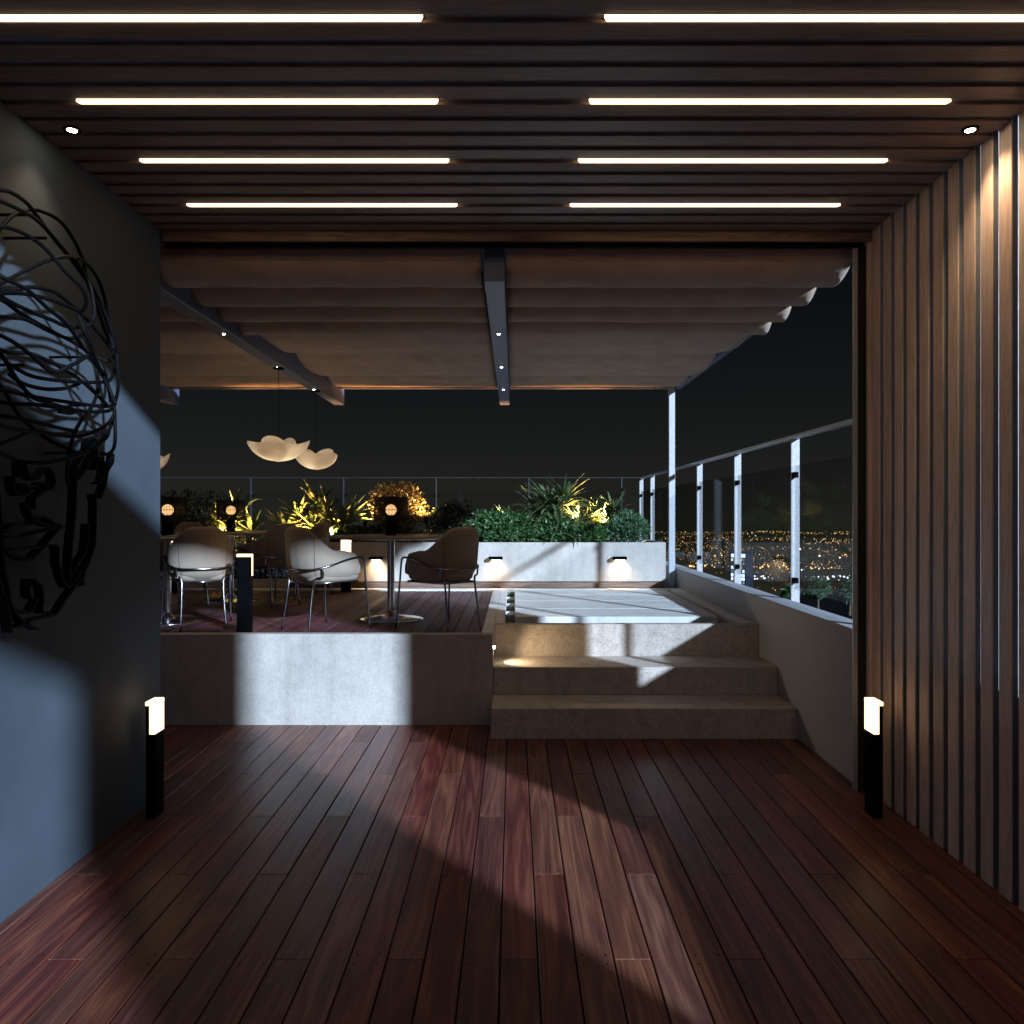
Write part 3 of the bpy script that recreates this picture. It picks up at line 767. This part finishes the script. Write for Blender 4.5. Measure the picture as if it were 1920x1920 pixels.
# tiny step light
e = thing('step_light', 'tiny bright step light on the kerb edge beside the second step', 'step light', (-.1575, 6.40, .548))
m = MB(); m.tube([(0,0,0),(.012,0,0)], .012, 12); m.build('lens', M['spotlens'], e)
m = MB(); m.box(0,.004,-.016,.016,-.016,-.0125); m.box(0,.02,-.016,.016,.0125,.017); m.build('hood', M['black'], e)
l = lamp('SPOT', 'step_beam', (.03,0,0), 7, (1.0,.74,.44), e, spot_size=R(120), spot_blend=.8, shadow_soft_size=.01); aim(l, (1,.16,-.24))

# ------------------------------------------------------------------ tables
def make_table():
    e = empty('round_table')
    m = MB(); m.lathe([(.0001,.700),(.40,.700),(.52,.712),(.54,.720),(.5405,.727),(.537,.731),(.0001,.7315)], (0,0,0), 64); m.build('tabletop', M['tabletop'], e, 'auto')
    m = MB(); m.tube([(0,0,.03),(0,0,.70)], .032, 24); m.build('pedestal', M['chrome'], e, 'auto')
    m = MB(); m.lathe([(.0001,.0),(.28,.0),(.283,.006),(.26,.012),(.15,.024),(.07,.038),(.045,.06),(.033,.08)], (0,0,0), 64); m.build('base', M['chrome'], e, True)
    return e
def make_table_lamp():
    e = empty('table_lamp')
    m = MB(); m.lathe([(.0001,0),(.044,0),(.046,.004),(.046,.118),(.03,.122),(.0001,.122)], (0,0,0), 24); m.build('base', M['black'], e, 'auto')
    m = MB(); n = 76; r_ = .145
    for k in range(n):
        a = 2*math.pi*k/n
        m.tube([(r_*math.cos(a), r_*math.sin(a), .125),(r_*math.cos(a), r_*math.sin(a), .33)], .0021, 4)
    for j in range(19):
        z = .125+.205*j/18; rr = .0034 if j in (0,18,9) else .0021
        m.tube([(r_*math.cos(2*math.pi*k/48), r_*math.sin(2*math.pi*k/48), z) for k in range(49)], rr, 4, False)
    for a in (0, 2.1, 4.2): m.tube([(.04*math.cos(a),.04*math.sin(a),.121),(r_*math.cos(a),r_*math.sin(a),.127)], .003, 5)
    m.build('mesh_shade', M['mesh_black'], e)
    m = MB(); m.sphere((0,0,.222), .048, 20, 14); m.build('bulb', M['bulb'], e, True)
    m = MB(); m.tube([(0,0,.122),(0,0,.178)], .018, 12); m.build('socket', M['black'], e)
    return e
tp = make_table(); lp = make_table_lamp()
for i, (x, y, lb, ll) in enumerate((
    (-1.07, 7.15, 'round pedestal table standing clear in the middle of the raised deck', 'black mesh table lamp on the table in front of the round shrub'),
    (-2.965, 7.02, 'round pedestal table cut off by the plaster wall at the left', 'black mesh table lamp cut off by the plaster wall'),
    (-2.985, 8.65, 'round pedestal table farther back behind the left chairs', 'black mesh table lamp second from the left, above the left chairs'))):
    o = tp if i == 0 else copy_tree(tp); o.location = (x,y,.668); tag(o, lb, 'table', 'round dining tables')
    o = lp if i == 0 else copy_tree(lp); o.location = (x,y,.668+.7325); tag(o, ll, 'table lamp', 'mesh lamps on the tables')

m = MB(); m.bbox(-.10,.10,-.07,.07,0,.012,.002); o = m.build('menu_card', M['white_metal']); o.location = (-2.74,6.74,1.4003)
tag(o, 'pale folded menu lying on the table cut off by the plaster wall', 'menu')
# ------------------------------------------------------------------ chairs
def make_chair():
    """faces local +y"""
    e = empty('dining_chair')
    # plan curve, from left arm front round the back to the right arm front
    P = [(-.272,.19),(-.285,.10),(-.285,.0),(-.272,-.10),(-.232,-.19),(-.16,-.255),(-.075,-.285),(0,-.29)]
    P = [(x*.88, y*.88 if y < 0 else y) for x,y in P]
    P = P+[(-x,y) for x,y in P[-2::-1]]
    cur = smoothline([(x,y,0) for x,y in P], 5); n = len(cur)
    def sm(a, b, x):
        u = min(1, max(0, (x-a)/(b-a))); return u*u*(3-2*u)
    rings = []
    for i, p in enumerate(cur):
        s_ = abs(2*i/(n-1)-1)                      # 0 at back, 1 at arm fronts
        t_ = (cur[min(i+1,n-1)]-cur[max(i-1,0)]).normalized(); nr = Vector((-t_.y, t_.x, 0))
        nr = -nr if nr.dot(Vector((p.x, p.y+.0, 0))) < 0 and abs(p.x)+abs(p.y) > .01 else nr
        if nr.dot(p) < 0: nr = -nr
        top = .82-.185*sm(.16,.64,s_)-.02*sm(.7,.9,s_)-.10*sm(.90,1.0,s_)
        bot = .405+.02*sm(.85,1,s_)
        th = .045*(1-.35*sm(.92,1,s_))
        lean = .028*(1-sm(.3,.75,s_))
        ring = []
        H = [0,.12,.3,.55,.8,.93]
        for h in H:      # outside going up
            z = bot+(top-bot)*h
            off = -.055*(1-min(1,h/.35))**2 + lean*h
            ring.append(p+nr*off+Vector((0,0,z)))
        for k in range(1,6):   # rounded rim
            a = math.pi*k/6
            ring.append(p+nr*(lean*1.0-th/2+th/2*math.cos(a))+Vector((0,0,top-.02+.02*math.sin(a))))
        for h in H[::-1]:
            z = bot+(top-bot)*h
            off = -th-.04*(1-min(1,h/.35))**2 + lean*h
            ring.append(p+nr*off+Vector((0,0,z)))
        rings.append(ring)
    m = MB(); m.grid(rings, True)
    k = len(rings[0])
    m.add(rings[0], [tuple(range(k))]); m.add(rings[-1], [tuple(range(k))[::-1]])
    m.build('shell', M['chair'], e, True)
    # seat cushion (superellipse loft)
    m = MB(); rows = []
    for (z, f) in ((.385,.78),(.392,.90),(.41,.97),(.44,1.0),(.465,.98),(.48,.90),(.485,.7),(.486,.02)):
        rows.append([((.222*f)*math.copysign(abs(math.cos(a))**.62, math.cos(a)), 0.032+(.24*f)*math.copysign(abs(math.sin(a))**.62, math.sin(a)), z) for a in [2*math.pi*q/40 for q in range(40)]])
    m.grid(rows, True); m.add(rows[0], [tuple(range(40))[::-1]])
    m.build('seat', M['chair'], e, True)
    # seam lines on the back of the shell
    for sx in (-1, 1):
        i = n//2+sx*int(n*.17); m = MB()
        m.tube([q+(q-Vector((0,0,q.z))).normalized()*.0008 for q in rings[i][:6]], .0018, 4)
        m.build('seam', M['mesh_black'], e)
    # tube frame: hoop round the back
    hoop = []
    for i in range(0, n, 2):
        p = cur[i]; s_ = abs(2*i/(n-1)-1)
        t_ = (cur[min(i+1,n-1)]-cur[max(i-1,0)]).normalized(); nr = Vector((-t_.y, t_.x, 0))
        if nr.dot(p) < 0: nr = -nr
        zz = .49+.085*sm(.25,.95,s_)
        lean = .028*(1-sm(.3,.75,s_))*.25
        hoop.append(p+nr*(.010+lean)+Vector((0,0,zz)))
    a0, a1 = hoop[0], hoop[-1]
    m = MB(); m.tube(hoop, .0085, 8); m.build('hoop', M['tube'], e, True)
    for sx, a in ((-1, a0), (1, a1)):
        m = MB(); m.tube(smoothline([a, a+Vector((0,.02,-.012)), a+Vector((sx*.002,.03,-.05)), Vector((sx*.262,.235,.30)), Vector((sx*.278,.262,.0))], 5), .0085, 8); m.build('leg', M['tube'], e, True)
    for sx in (-1, 1):
        j = hoop[len(hoop)//2+sx*int(len(hoop)*.20)]
        m = MB(); m.tube(smoothline([j, j+Vector((0,.012,-.07)), Vector((sx*.155,-.205,.385)), Vector((sx*.17,-.262,.0))], 5), .0085, 8); m.build('leg', M['tube'], e, True)
    m = MB(); m.tube([(-.20,.2,.382),(.20,.2,.382)], .008, 8); m.tube([(-.155,-.2,.382),(.155,-.2,.382)], .008, 8)
    m.tube([(-.155,-.2,.382),(-.2,.2,.382)], .008, 8); m.tube([(.155,-.2,.382),(.2,.2,.382)], .008, 8); m.build('seat_frame', M['tube'], e, True)
    return e
ch = make_chair()
CH = [(-2.55, 6.66, (-.45,.89), 'pale upholstered tub chair beside the plaster wall, its back to the camera'),
      (-1.535, 6.57, (.62,.78), 'pale upholstered tub chair left of the round table, angled towards it'),
      (-.565, 6.575, (-.70,.71), 'shaded brown tub chair right of the round table with its curved back turned'),
      (-2.47, 8.28, (-.8,.58), 'tub chair in shade seen between the two pale front chairs'),
      (-3.55, 9.25, (.68,-.72), 'tub chair at the far left whose back rises behind the left front chair'),
      (-2.36, 9.2, (-.72,-.68), 'tub chair by the planter whose top shows beside the uplit plant'),
      (-3.35, 7.95, (.6,.75), 'tub chair mostly hidden behind the leftmost front chair')]
for i, (x, y, d, lb) in enumerate(CH):
    o = ch if i == 0 else copy_tree(ch)
    o.location = (x,y,.668); o.rotation_euler = (0,0,math.atan2(-d[0], d[1]))
    tag(o, lb, 'chair', 'tub chairs around the tables')

# ------------------------------------------------------------------ wire face on the wall
t = thing('wire_face_sculpture', 'black wire face with tangled hair mounted on the plaster wall', 'sculpture', (-2.0, 3.4, 1.0))
def wallpt(px, py, X):
    Y = X*F/(px-PX); return Vector((X, Y, EYE+(PY-py)*Y/F)) - Vector((-2.0,3.4,1.0))
Z3 = lambda p: (p[0]/3.428, 340+p[1]/3.428)
Z4 = lambda p: (p[0]/4.3625, 780+p[1]/4.3625)
hair = [
 [(-60,52),(0,55),(80,75),(190,160),(330,350),(430,470),(500,560),(600,700),(690,880),(740,1050),(745,1130)],
 [(-60,110),(0,125),(160,200),(250,260),(360,380),(490,540),(570,640),(605,800),(600,880),(560,930),(440,935),(330,890),(180,830),(40,760),(-40,700)],
 [(-40,360),(20,280),(90,215),(180,185),(260,190),(380,250),(470,370),(530,500),(560,640),(620,800),(690,1000),(740,1100)],
 [(-40,290),(60,300),(180,350),(300,440),(420,580),(520,680),(555,760),(540,820),(500,830),(350,770),(170,725),(0,720),(-60,730)],
 [(-40,680),(40,640),(160,575),(280,520),(380,490),(460,488),(540,515),(620,610),(670,740),(690,870),(720,1000),(750,1120),(760,1300),(745,1400),(715,1440),(640,1445),(450,1420),(250,1390),(0,1340),(-60,1330)],
 [(-40,700),(80,700),(180,680),(280,690),(380,730),(520,850),(620,960),(700,1060),(745,1150),(720,1260),(660,1290),(500,1290),(330,1275),(200,1250),(100,1200),(40,1160)],
 [(-40,580),(60,640),(180,700),(300,810),(430,920),(530,1060),(620,1180),(700,1330),(740,1430)],
 [(-40,740),(40,780),(150,860),(330,960),(480,1040),(580,1105),(640,1140),(700,1155),(735,1120)],
 [(-40,870),(60,875),(170,890),(330,970),(450,1010),(560,980)],
 [(-40,970),(80,1030),(180,1100),(330,1225),(420,1200),(520,1150),(580,1110)],
 [(-40,1060),(20,1090),(90,1100),(180,1105),(260,1130),(380,1190),(520,1280),(640,1390),(700,1450)],
 [(-40,1070),(20,1130),(100,1260),(200,1380),(300,1420),(380,1445),(450,1465),(480,1480),(450,1490),(380,1480)],
 [(-40,1410),(80,1430),(230,1435),(420,1460),(560,1480),(700,1475),(740,1430)],
 [(-40,1500),(100,1520),(240,1550),(400,1590),(490,1605)],
 [(-40,1555),(80,1590),(200,1605),(340,1625),(470,1640),(580,1620),(690,1560),(735,1500)],
 [(-40,1260),(30,1350),(120,1500),(230,1600),(330,1670),(440,1720),(520,1745),(620,1700),(700,1600),(740,1480)],
 [(-40,1720),(40,1760),(110,1795),(220,1808),(350,1800),(450,1775),(560,1740)],
 [(730,1400),(740,1580),(735,1700),(700,1750),(650,1750)],
 [(640,1300),(600,1430),(520,1540),(470,1640),(440,1780),(430,1880),(440,1950),(480,1985)],
 [(500,860),(540,950),(580,1050),(640,1200),(680,1250),(715,1420)],
 [(-40,1705),(0,1690),(100,1650),(190,1605)],
 [(60,1240),(150,1300),(290,1335),(420,1330),(510,1300)],
 [(480,500),(560,620),(640,780),(700,950),(730,1080)],
]
m = MB()
for i, c in enumerate(hair):
    base = -1.80+.05*math.sin(i*2.4); pts = []
    for j, p in enumerate(c):
        q = Z3(p); pts.append(wallpt(q[0], q[1], base+.035*math.sin(j*.9+i)))
    m.tube(smoothline(pts, 6), .0078, 8)
m.build('hair', M['blackwire'], t, True)
def ribbon(mb, c, x0=-1.93, dep=.038, th=.009):
    pts = smoothline([wallpt(*Z4(p), x0+dep) for p in c], 4); rows = []
    for i, p in enumerate(pts):
        tt = (pts[min(i+1,len(pts)-1)]-pts[max(i-1,0)]); tt.x = 0
        if tt.length < 1e-6: tt = Vector((0,1,0))
        tt.normalize(); s_ = Vector((0,-tt.z,tt.y))*th*.5
        rows.append([p+s_, p-s_, p-s_-Vector((dep,0,0)), p+s_-Vector((dep,0,0))])
    mb.grid(rows, True); mb.add(rows[0], [(0,1,2,3)]); mb.add(rows[-1], [(3,2,1,0)])
def ribset(name, cs, **kw):
    m = MB()
    for c in cs: ribbon(m, c, **kw)
    return m.build(name, M['blackwire'], t)
ribset('eye', [[(175,380),(178,440),(185,500)], [(215,390),(235,470),(280,520),(330,495),(385,430),(420,440),(455,520),(440,590),(400,600),(340,590)],
    [(330,560),(370,550),(400,570),(380,600),(330,590)], [(120,490),(125,580),(160,640),(220,640),(250,600),(200,560),(170,575),(185,610)]])
ribset('nose', [[(400,600),(330,640),(290,690),(300,760)], [(235,710),(255,790),(300,850),(390,890),(510,910)]])
ribset('mouth', [[(45,950),(110,895),(190,880),(260,885),(310,830),(380,830),(450,880),(515,910),(380,940),(270,965),(190,990),(60,985)],
    [(490,915),(440,980),(390,1040),(320,1120),(270,1170),(210,1170),(130,1140),(70,1115),(160,1085),(280,1080),(400,1060),(480,1070),(485,1180),(510,1290),(550,1390),(600,1380),(660,1290),(690,1220)],
    [(250,1330),(245,1400),(260,1480),(310,1500),(260,1600),(190,1600),(110,1580)], [(290,1340),(350,1400),(360,1500),(355,1600),(420,1605)]])
ribset('jaw', [[(690,330),(620,440),(630,540),(620,800),(600,1000),(585,1200),(575,1370)], [(780,640),(790,740),(785,1000),(770,1090),(730,1210),(690,1290),(690,1390)],
    [(730,880),(725,1000),(700,1130),(640,1210),(600,1330)], [(700,1300),(620,1400),(540,1510),(480,1610),(440,1630),(330,1655),(240,1680),(200,1710),(140,1720)],
    [(0,640),(20,900),(40,1200),(80,1420),(110,1570),(200,1680),(320,1745)], [(0,1330),(40,1450),(80,1570),(100,1770)]])
ribset('ear', [[(640,520),(700,450),(770,330),(790,200),(740,200),(730,300)], [(880,320),(930,310),(930,380),(890,450),(870,560),(830,670)], [(850,330),(860,440),(840,540),(810,550)], [(790,200),(800,310),(790,440)], [(830,200),(880,180),(905,120)]])
m = MB()
for (p, X) in (((300,365),-1.83), ((150,1180),-1.83), ((570,1130),-1.83), ((690,1440),-1.83), ((60,700),-1.83), ((540,1745),-1.83), ((240,215),-1.83)):
    q = wallpt(*Z3(p), X); m.tube([q, Vector((0.001, q.y, q.z))], .006, 6)
m.build('wall_bracket', M['blackwire'], t)

# ================================================================== beyond the terrace
g = MB(); n = 96; rad = [30,120,400,900,2500,8000,40000]
rows = []
for r_ in rad: rows.append([(r_*math.cos(2*math.pi*k/n), r_*math.sin(2*math.pi*k/n), -60.0) for k in range(n)])
g.grid(rows, True); g.add([(30*math.cos(2*math.pi*k/n),30*math.sin(2*math.pi*k/n),-60.0) for k in range(n)], [tuple(range(n))])
tag(g.build('ground', M['ground']), kind='structure')
def hill_z(x, y):
    r_ = math.hypot(x, y); a = math.atan2(x, y)
    u = max(0, (r_-900)/1000.0)
    crest = 15+5*mnoise.noise(Vector((a*4.0, 2.0, 0)))+3*mnoise.noise(Vector((a*15, 5, 0)))
    s_ = u*u*(3-2*u) if u < 1 else 1
    return -60.0+crest*(s_ if u <= 1 else max(0, 1-(u-1)*1.2)) + (0.05 if u > 0 else -1.0)
g = MB(); rows = []
for i in range(34):
    r_ = 880+i*40
    rows.append([(r_*math.sin(R(-70+150*k/160)), r_*math.cos(R(-70+150*k/160)), hill_z(r_*math.sin(R(-70+150*k/160)), r_*math.cos(R(-70+150*k/160)))) for k in range(161)])
g.grid(rows); tag(g.build('hills', M['hill'], None, True), kind='structure')

# city lights: one object, nobody could count them
random.seed(77)
m, nt, out = new_mat('city_lamp')
at_ = N(nt, 'ShaderNodeAttribute', attribute_name='lampcol'); em = N(nt, 'ShaderNodeEmission', Strength=1.0)
L(nt, at_.outputs['Color'], em.inputs['Color']); L(nt, em.outputs[0], out.inputs[0]); m.cycles.emission_sampling = 'NONE'
M['city'] = m
cl = MB(); cols = []
AMB = [(1.0,.52,.12),(1.0,.62,.22),(1.0,.72,.38),(1.0,.45,.08),(1.0,.85,.6)]
def light(x, y, z, px, c, s_):
    dd = math.hypot(x, y); r_ = px*.5*dd/F
    cl.add([(x+r_,y,z),(x-r_,y,z),(x,y+r_,z),(x,y-r_,z),(x,y,z+r_),(x,y,z-r_)], [(0,2,4),(2,1,4),(1,3,4),(3,0,4),(2,0,5),(1,2,5),(3,1,5),(0,3,5)])
    cols.extend([(c[0]*s_, c[1]*s_, c[2]*s_)]*6)
cnt = 0
while cnt < 9000:
    a = random.uniform(R(-48), R(46)); r_ = 900+1000*random.random()**1.25
    x, y = r_*math.sin(a), r_*math.cos(a)
    dens = mnoise.noise(Vector((x*.006, y*.006, 3)))+.45*mnoise.noise(Vector((x*.02, y*.02, 8)))
    if dens < random.uniform(-.5,.35)+max(0, (r_-1500)/500)*.5: continue
    light(x, y, hill_z(x, y)+4, random.choice((1.3,1.5,1.8,2.3)), random.choice(AMB), random.choice((.15,.22,.35,.5,1.1))); cnt += 1
for i in range(420):   # bright road along the foot of the hills
    a = random.uniform(R(-48), R(46)); r_ = 905+random.gauss(0,16)
    if mnoise.noise(Vector((a*14, 3, 0))) < -.1 and random.random() < .8: continue
    light(r_*math.sin(a), r_*math.cos(a), -56, random.choice((2.2,3.0,3.8)), random.choice(AMB[:4]), random.choice((1.0,1.6,2.6)))
for i in range(1500):  # valley
    a = random.uniform(R(-48), R(46)); r_ = random.uniform(470, 890)
    x, y = r_*math.sin(a), r_*math.cos(a)
    if mnoise.noise(Vector((x*.012, y*.012, 9))) < random.uniform(-.2,.4): continue
    c = random.choice(AMB+[(1,.9,.8),(.7,.8,1.0),(.55,.6,1.0),(.8,.95,1.0),(1,.12,.06)])
    light(x, y, -56, random.choice((1.6,2,2.6)), c, random.choice((.25,.4,.7)))
for k in range(26):   # street lines
    a = random.uniform(R(-45), R(45)); r_ = random.uniform(560, 1350); h_ = random.uniform(-1.2,1.2); ln = random.uniform(60,240); n_ = int(ln/9)
    c = random.choice(AMB[:3]+[(.9,.95,1.0)]); st = random.choice((.5,.8,1.3))
    for i in range(n_):
        x = r_*math.sin(a)+math.cos(h_)*(i*9-ln/2)+random.gauss(0,1.2); y = r_*math.cos(a)+math.sin(h_)*(i*9-ln/2)
        light(x, y, (hill_z(x,y) if math.hypot(x,y) > 900 else -60)+4, random.choice((1.6,2.0,2.4)), c, st*random.uniform(.6,1.2))
for k in range(160):
    a = random.uniform(R(-48), R(46)); r_ = random.uniform(600,1250)
    x, y = r_*math.sin(a), r_*math.cos(a)
    light(x, y, (hill_z(x,y) if r_ > 900 else -60)+5, random.uniform(2.6,3.8), random.choice(AMB+[(.9,.95,1)]), random.uniform(1.2,2.6))
for cx in range(-10, 11):   # white and violet clusters
    a = R(cx*4.2+random.uniform(-1,1)); r_ = random.uniform(690,800)
    for i in range(random.randint(6,12)):
        aa = a+random.gauss(0,.009); rr = r_+random.gauss(0,14)
        light(rr*math.sin(aa), rr*math.cos(aa), -56, random.choice((2.2,3,3.6)), random.choice(((.75,.8,1),(.5,.5,1.0),(.9,.95,1))), random.choice((.8,1.4,2.2)))
o = cl.build('city_lights', M['city'])
ca = o.data.color_attributes.new('lampcol', 'FLOAT_COLOR', 'POINT')
flat = []
for c in cols: flat += [c[0], c[1], c[2], 1.0]
ca.data.foreach_set('color', flat)
tag(o, 'countless amber and white lights of the night city on the far hills', 'city lights', kind='stuff')

# office tower
D = 350.0
p0 = at(1366, 1034, D); p1 = at(1398, 1030, D-4); p2 = at(1412, 1034, D+3)
t = thing('office_tower', 'dark office tower with rows of lit windows beyond the glass railing', 'building', (p0.x, p0.y, -60))
b = MB(); h = p0.z+60
q1 = (p1.x-p0.x, p1.y-p0.y); q2 = (p2.x-p0.x, p2.y-p0.y); q3 = (q2[0]-q1[0]+1.5, q2[1]-q1[1]+12)
b.add([(0,0,0),(q1[0],q1[1],0),(q2[0],q2[1],0),(q3[0],q3[1],0),(0,0,h),(q1[0],q1[1],h),(q2[0],q2[1],h),(q3[0],q3[1],h)], [(0,1,5,4),(1,2,6,5),(2,3,7,6),(3,0,4,7),(4,5,6,7)])
b.build('wall', M['towerdark'], t)
wm = [emit('window_cool', (.6,.8,1.0), 1.6, False), emit('window_warm', (.9,1.0,.8), .9, False), emit('window_dim', (.3,.5,.55), .35, False)]
random.seed(9)
for fl in range(9):
    zz = h-2.4-fl*1.62
    k0 = 0
    for wn_ in range(5):
        if fl and random.random() < .3: continue
        u0 = .15+wn_*.165; u1 = u0+(.165 if fl in (0,3) else .12)
        m = MB()
        m.add([(q1[0]*u0, q1[1]*u0-.12, zz), (q1[0]*u1, q1[1]*u1-.12, zz), (q1[0]*u1, q1[1]*u1-.12, zz+(1.2 if fl else 1.5)), (q1[0]*u0, q1[1]*u0-.12, zz+(1.2 if fl else 1.5))], [(0,1,2,3)])
        m.build('window', wm[0] if fl == 0 else random.choice(wm), t)
# neighbouring roof with trees
t = thing('neighbour_building', 'dark flat roofed building below the terrace with trees on its roof', 'building', (0,0,-60))
b = MB(); b.box(17.5, 46, 50, 78, 0, 53.8); b.build('wall', M['roofdark'], t)
b = MB(); b.box(17.5, 46, 50, 50.3, 53.801, 54.0); b.box(17.5, 17.8, 50.301, 78, 53.801, 54.0); b.build('roof_parapet', M['roofdark'], t)
def roof_tree(label, px, py, Y, r_, mat, seed):
    c = at(px, py, Y); random.seed(seed)
    e = thing('roof_tree', label, 'tree', (c.x, c.y, -6.2), 0, 'trees on the neighbouring roof')
    hz = c.z+6.2
    m = MB(); m.tube([(0,0,0),(.05,.02,hz*.5),(0,0,hz)], [.11,.08,.04], 8)
    for i in range(7):
        a = i*.9+.3; m.tube([(0,0,hz*.55+.08*i),(math.cos(a)*r_*.6, math.sin(a)*r_*.6, hz+.1*i)], [.04,.012], 5)
    m.build('trunk', M['bark'], e)
    m = MB()
    for i in range(2600):
        q = Vector((random.gauss(0,1),random.gauss(0,1),random.gauss(0,1))).normalized()
        k = 1+.35*mnoise.noise(q*2.3+Vector((seed,0,0)))*1.8
        p = Vector((q.x*r_, q.y*r_, q.z*r_*.85))*random.random()**.4*k+Vector((0,0,hz))
        leaf_quad(m, p, q+Vector((random.gauss(0,.8),random.gauss(0,.8),random.gauss(-.2,.6))), Vector((random.gauss(0,.6),random.gauss(-.3,.6),1)).normalized(), .22*random.uniform(.7,1.3), .09)
    m.build('crown', mat, e)
roof_tree('pale feathery tree on the dark roof beyond the nearest glass post', 1533, 1103, 62, .85, M['leaf_pale'], 51)
roof_tree('round bright green tree on the dark roof beside the door post', 1593, 1108, 62, .85, M['leaf_pale'], 52)
roof_tree('small dim tree on the dark roof left of the nearest glass post', 1482, 1110, 66, .65, M['leaf'], 53)

# ------------------------------------------------------------------ render
sc.render.engine = 'CYCLES'
sc.view_settings.view_transform = 'Standard'; sc.view_settings.look = 'None'
sc.view_settings.exposure = 0.8; sc.view_settings.gamma = 1.0
sc.cycles.use_denoising = True
sc.cycles.max_bounces = 10; sc.cycles.diffuse_bounces = 5; sc.cycles.transparent_max_bounces = 24
sc.cycles.sample_clamp_indirect = 4.0; sc.cycles.caustics_reflective = False; sc.cycles.caustics_refractive = False
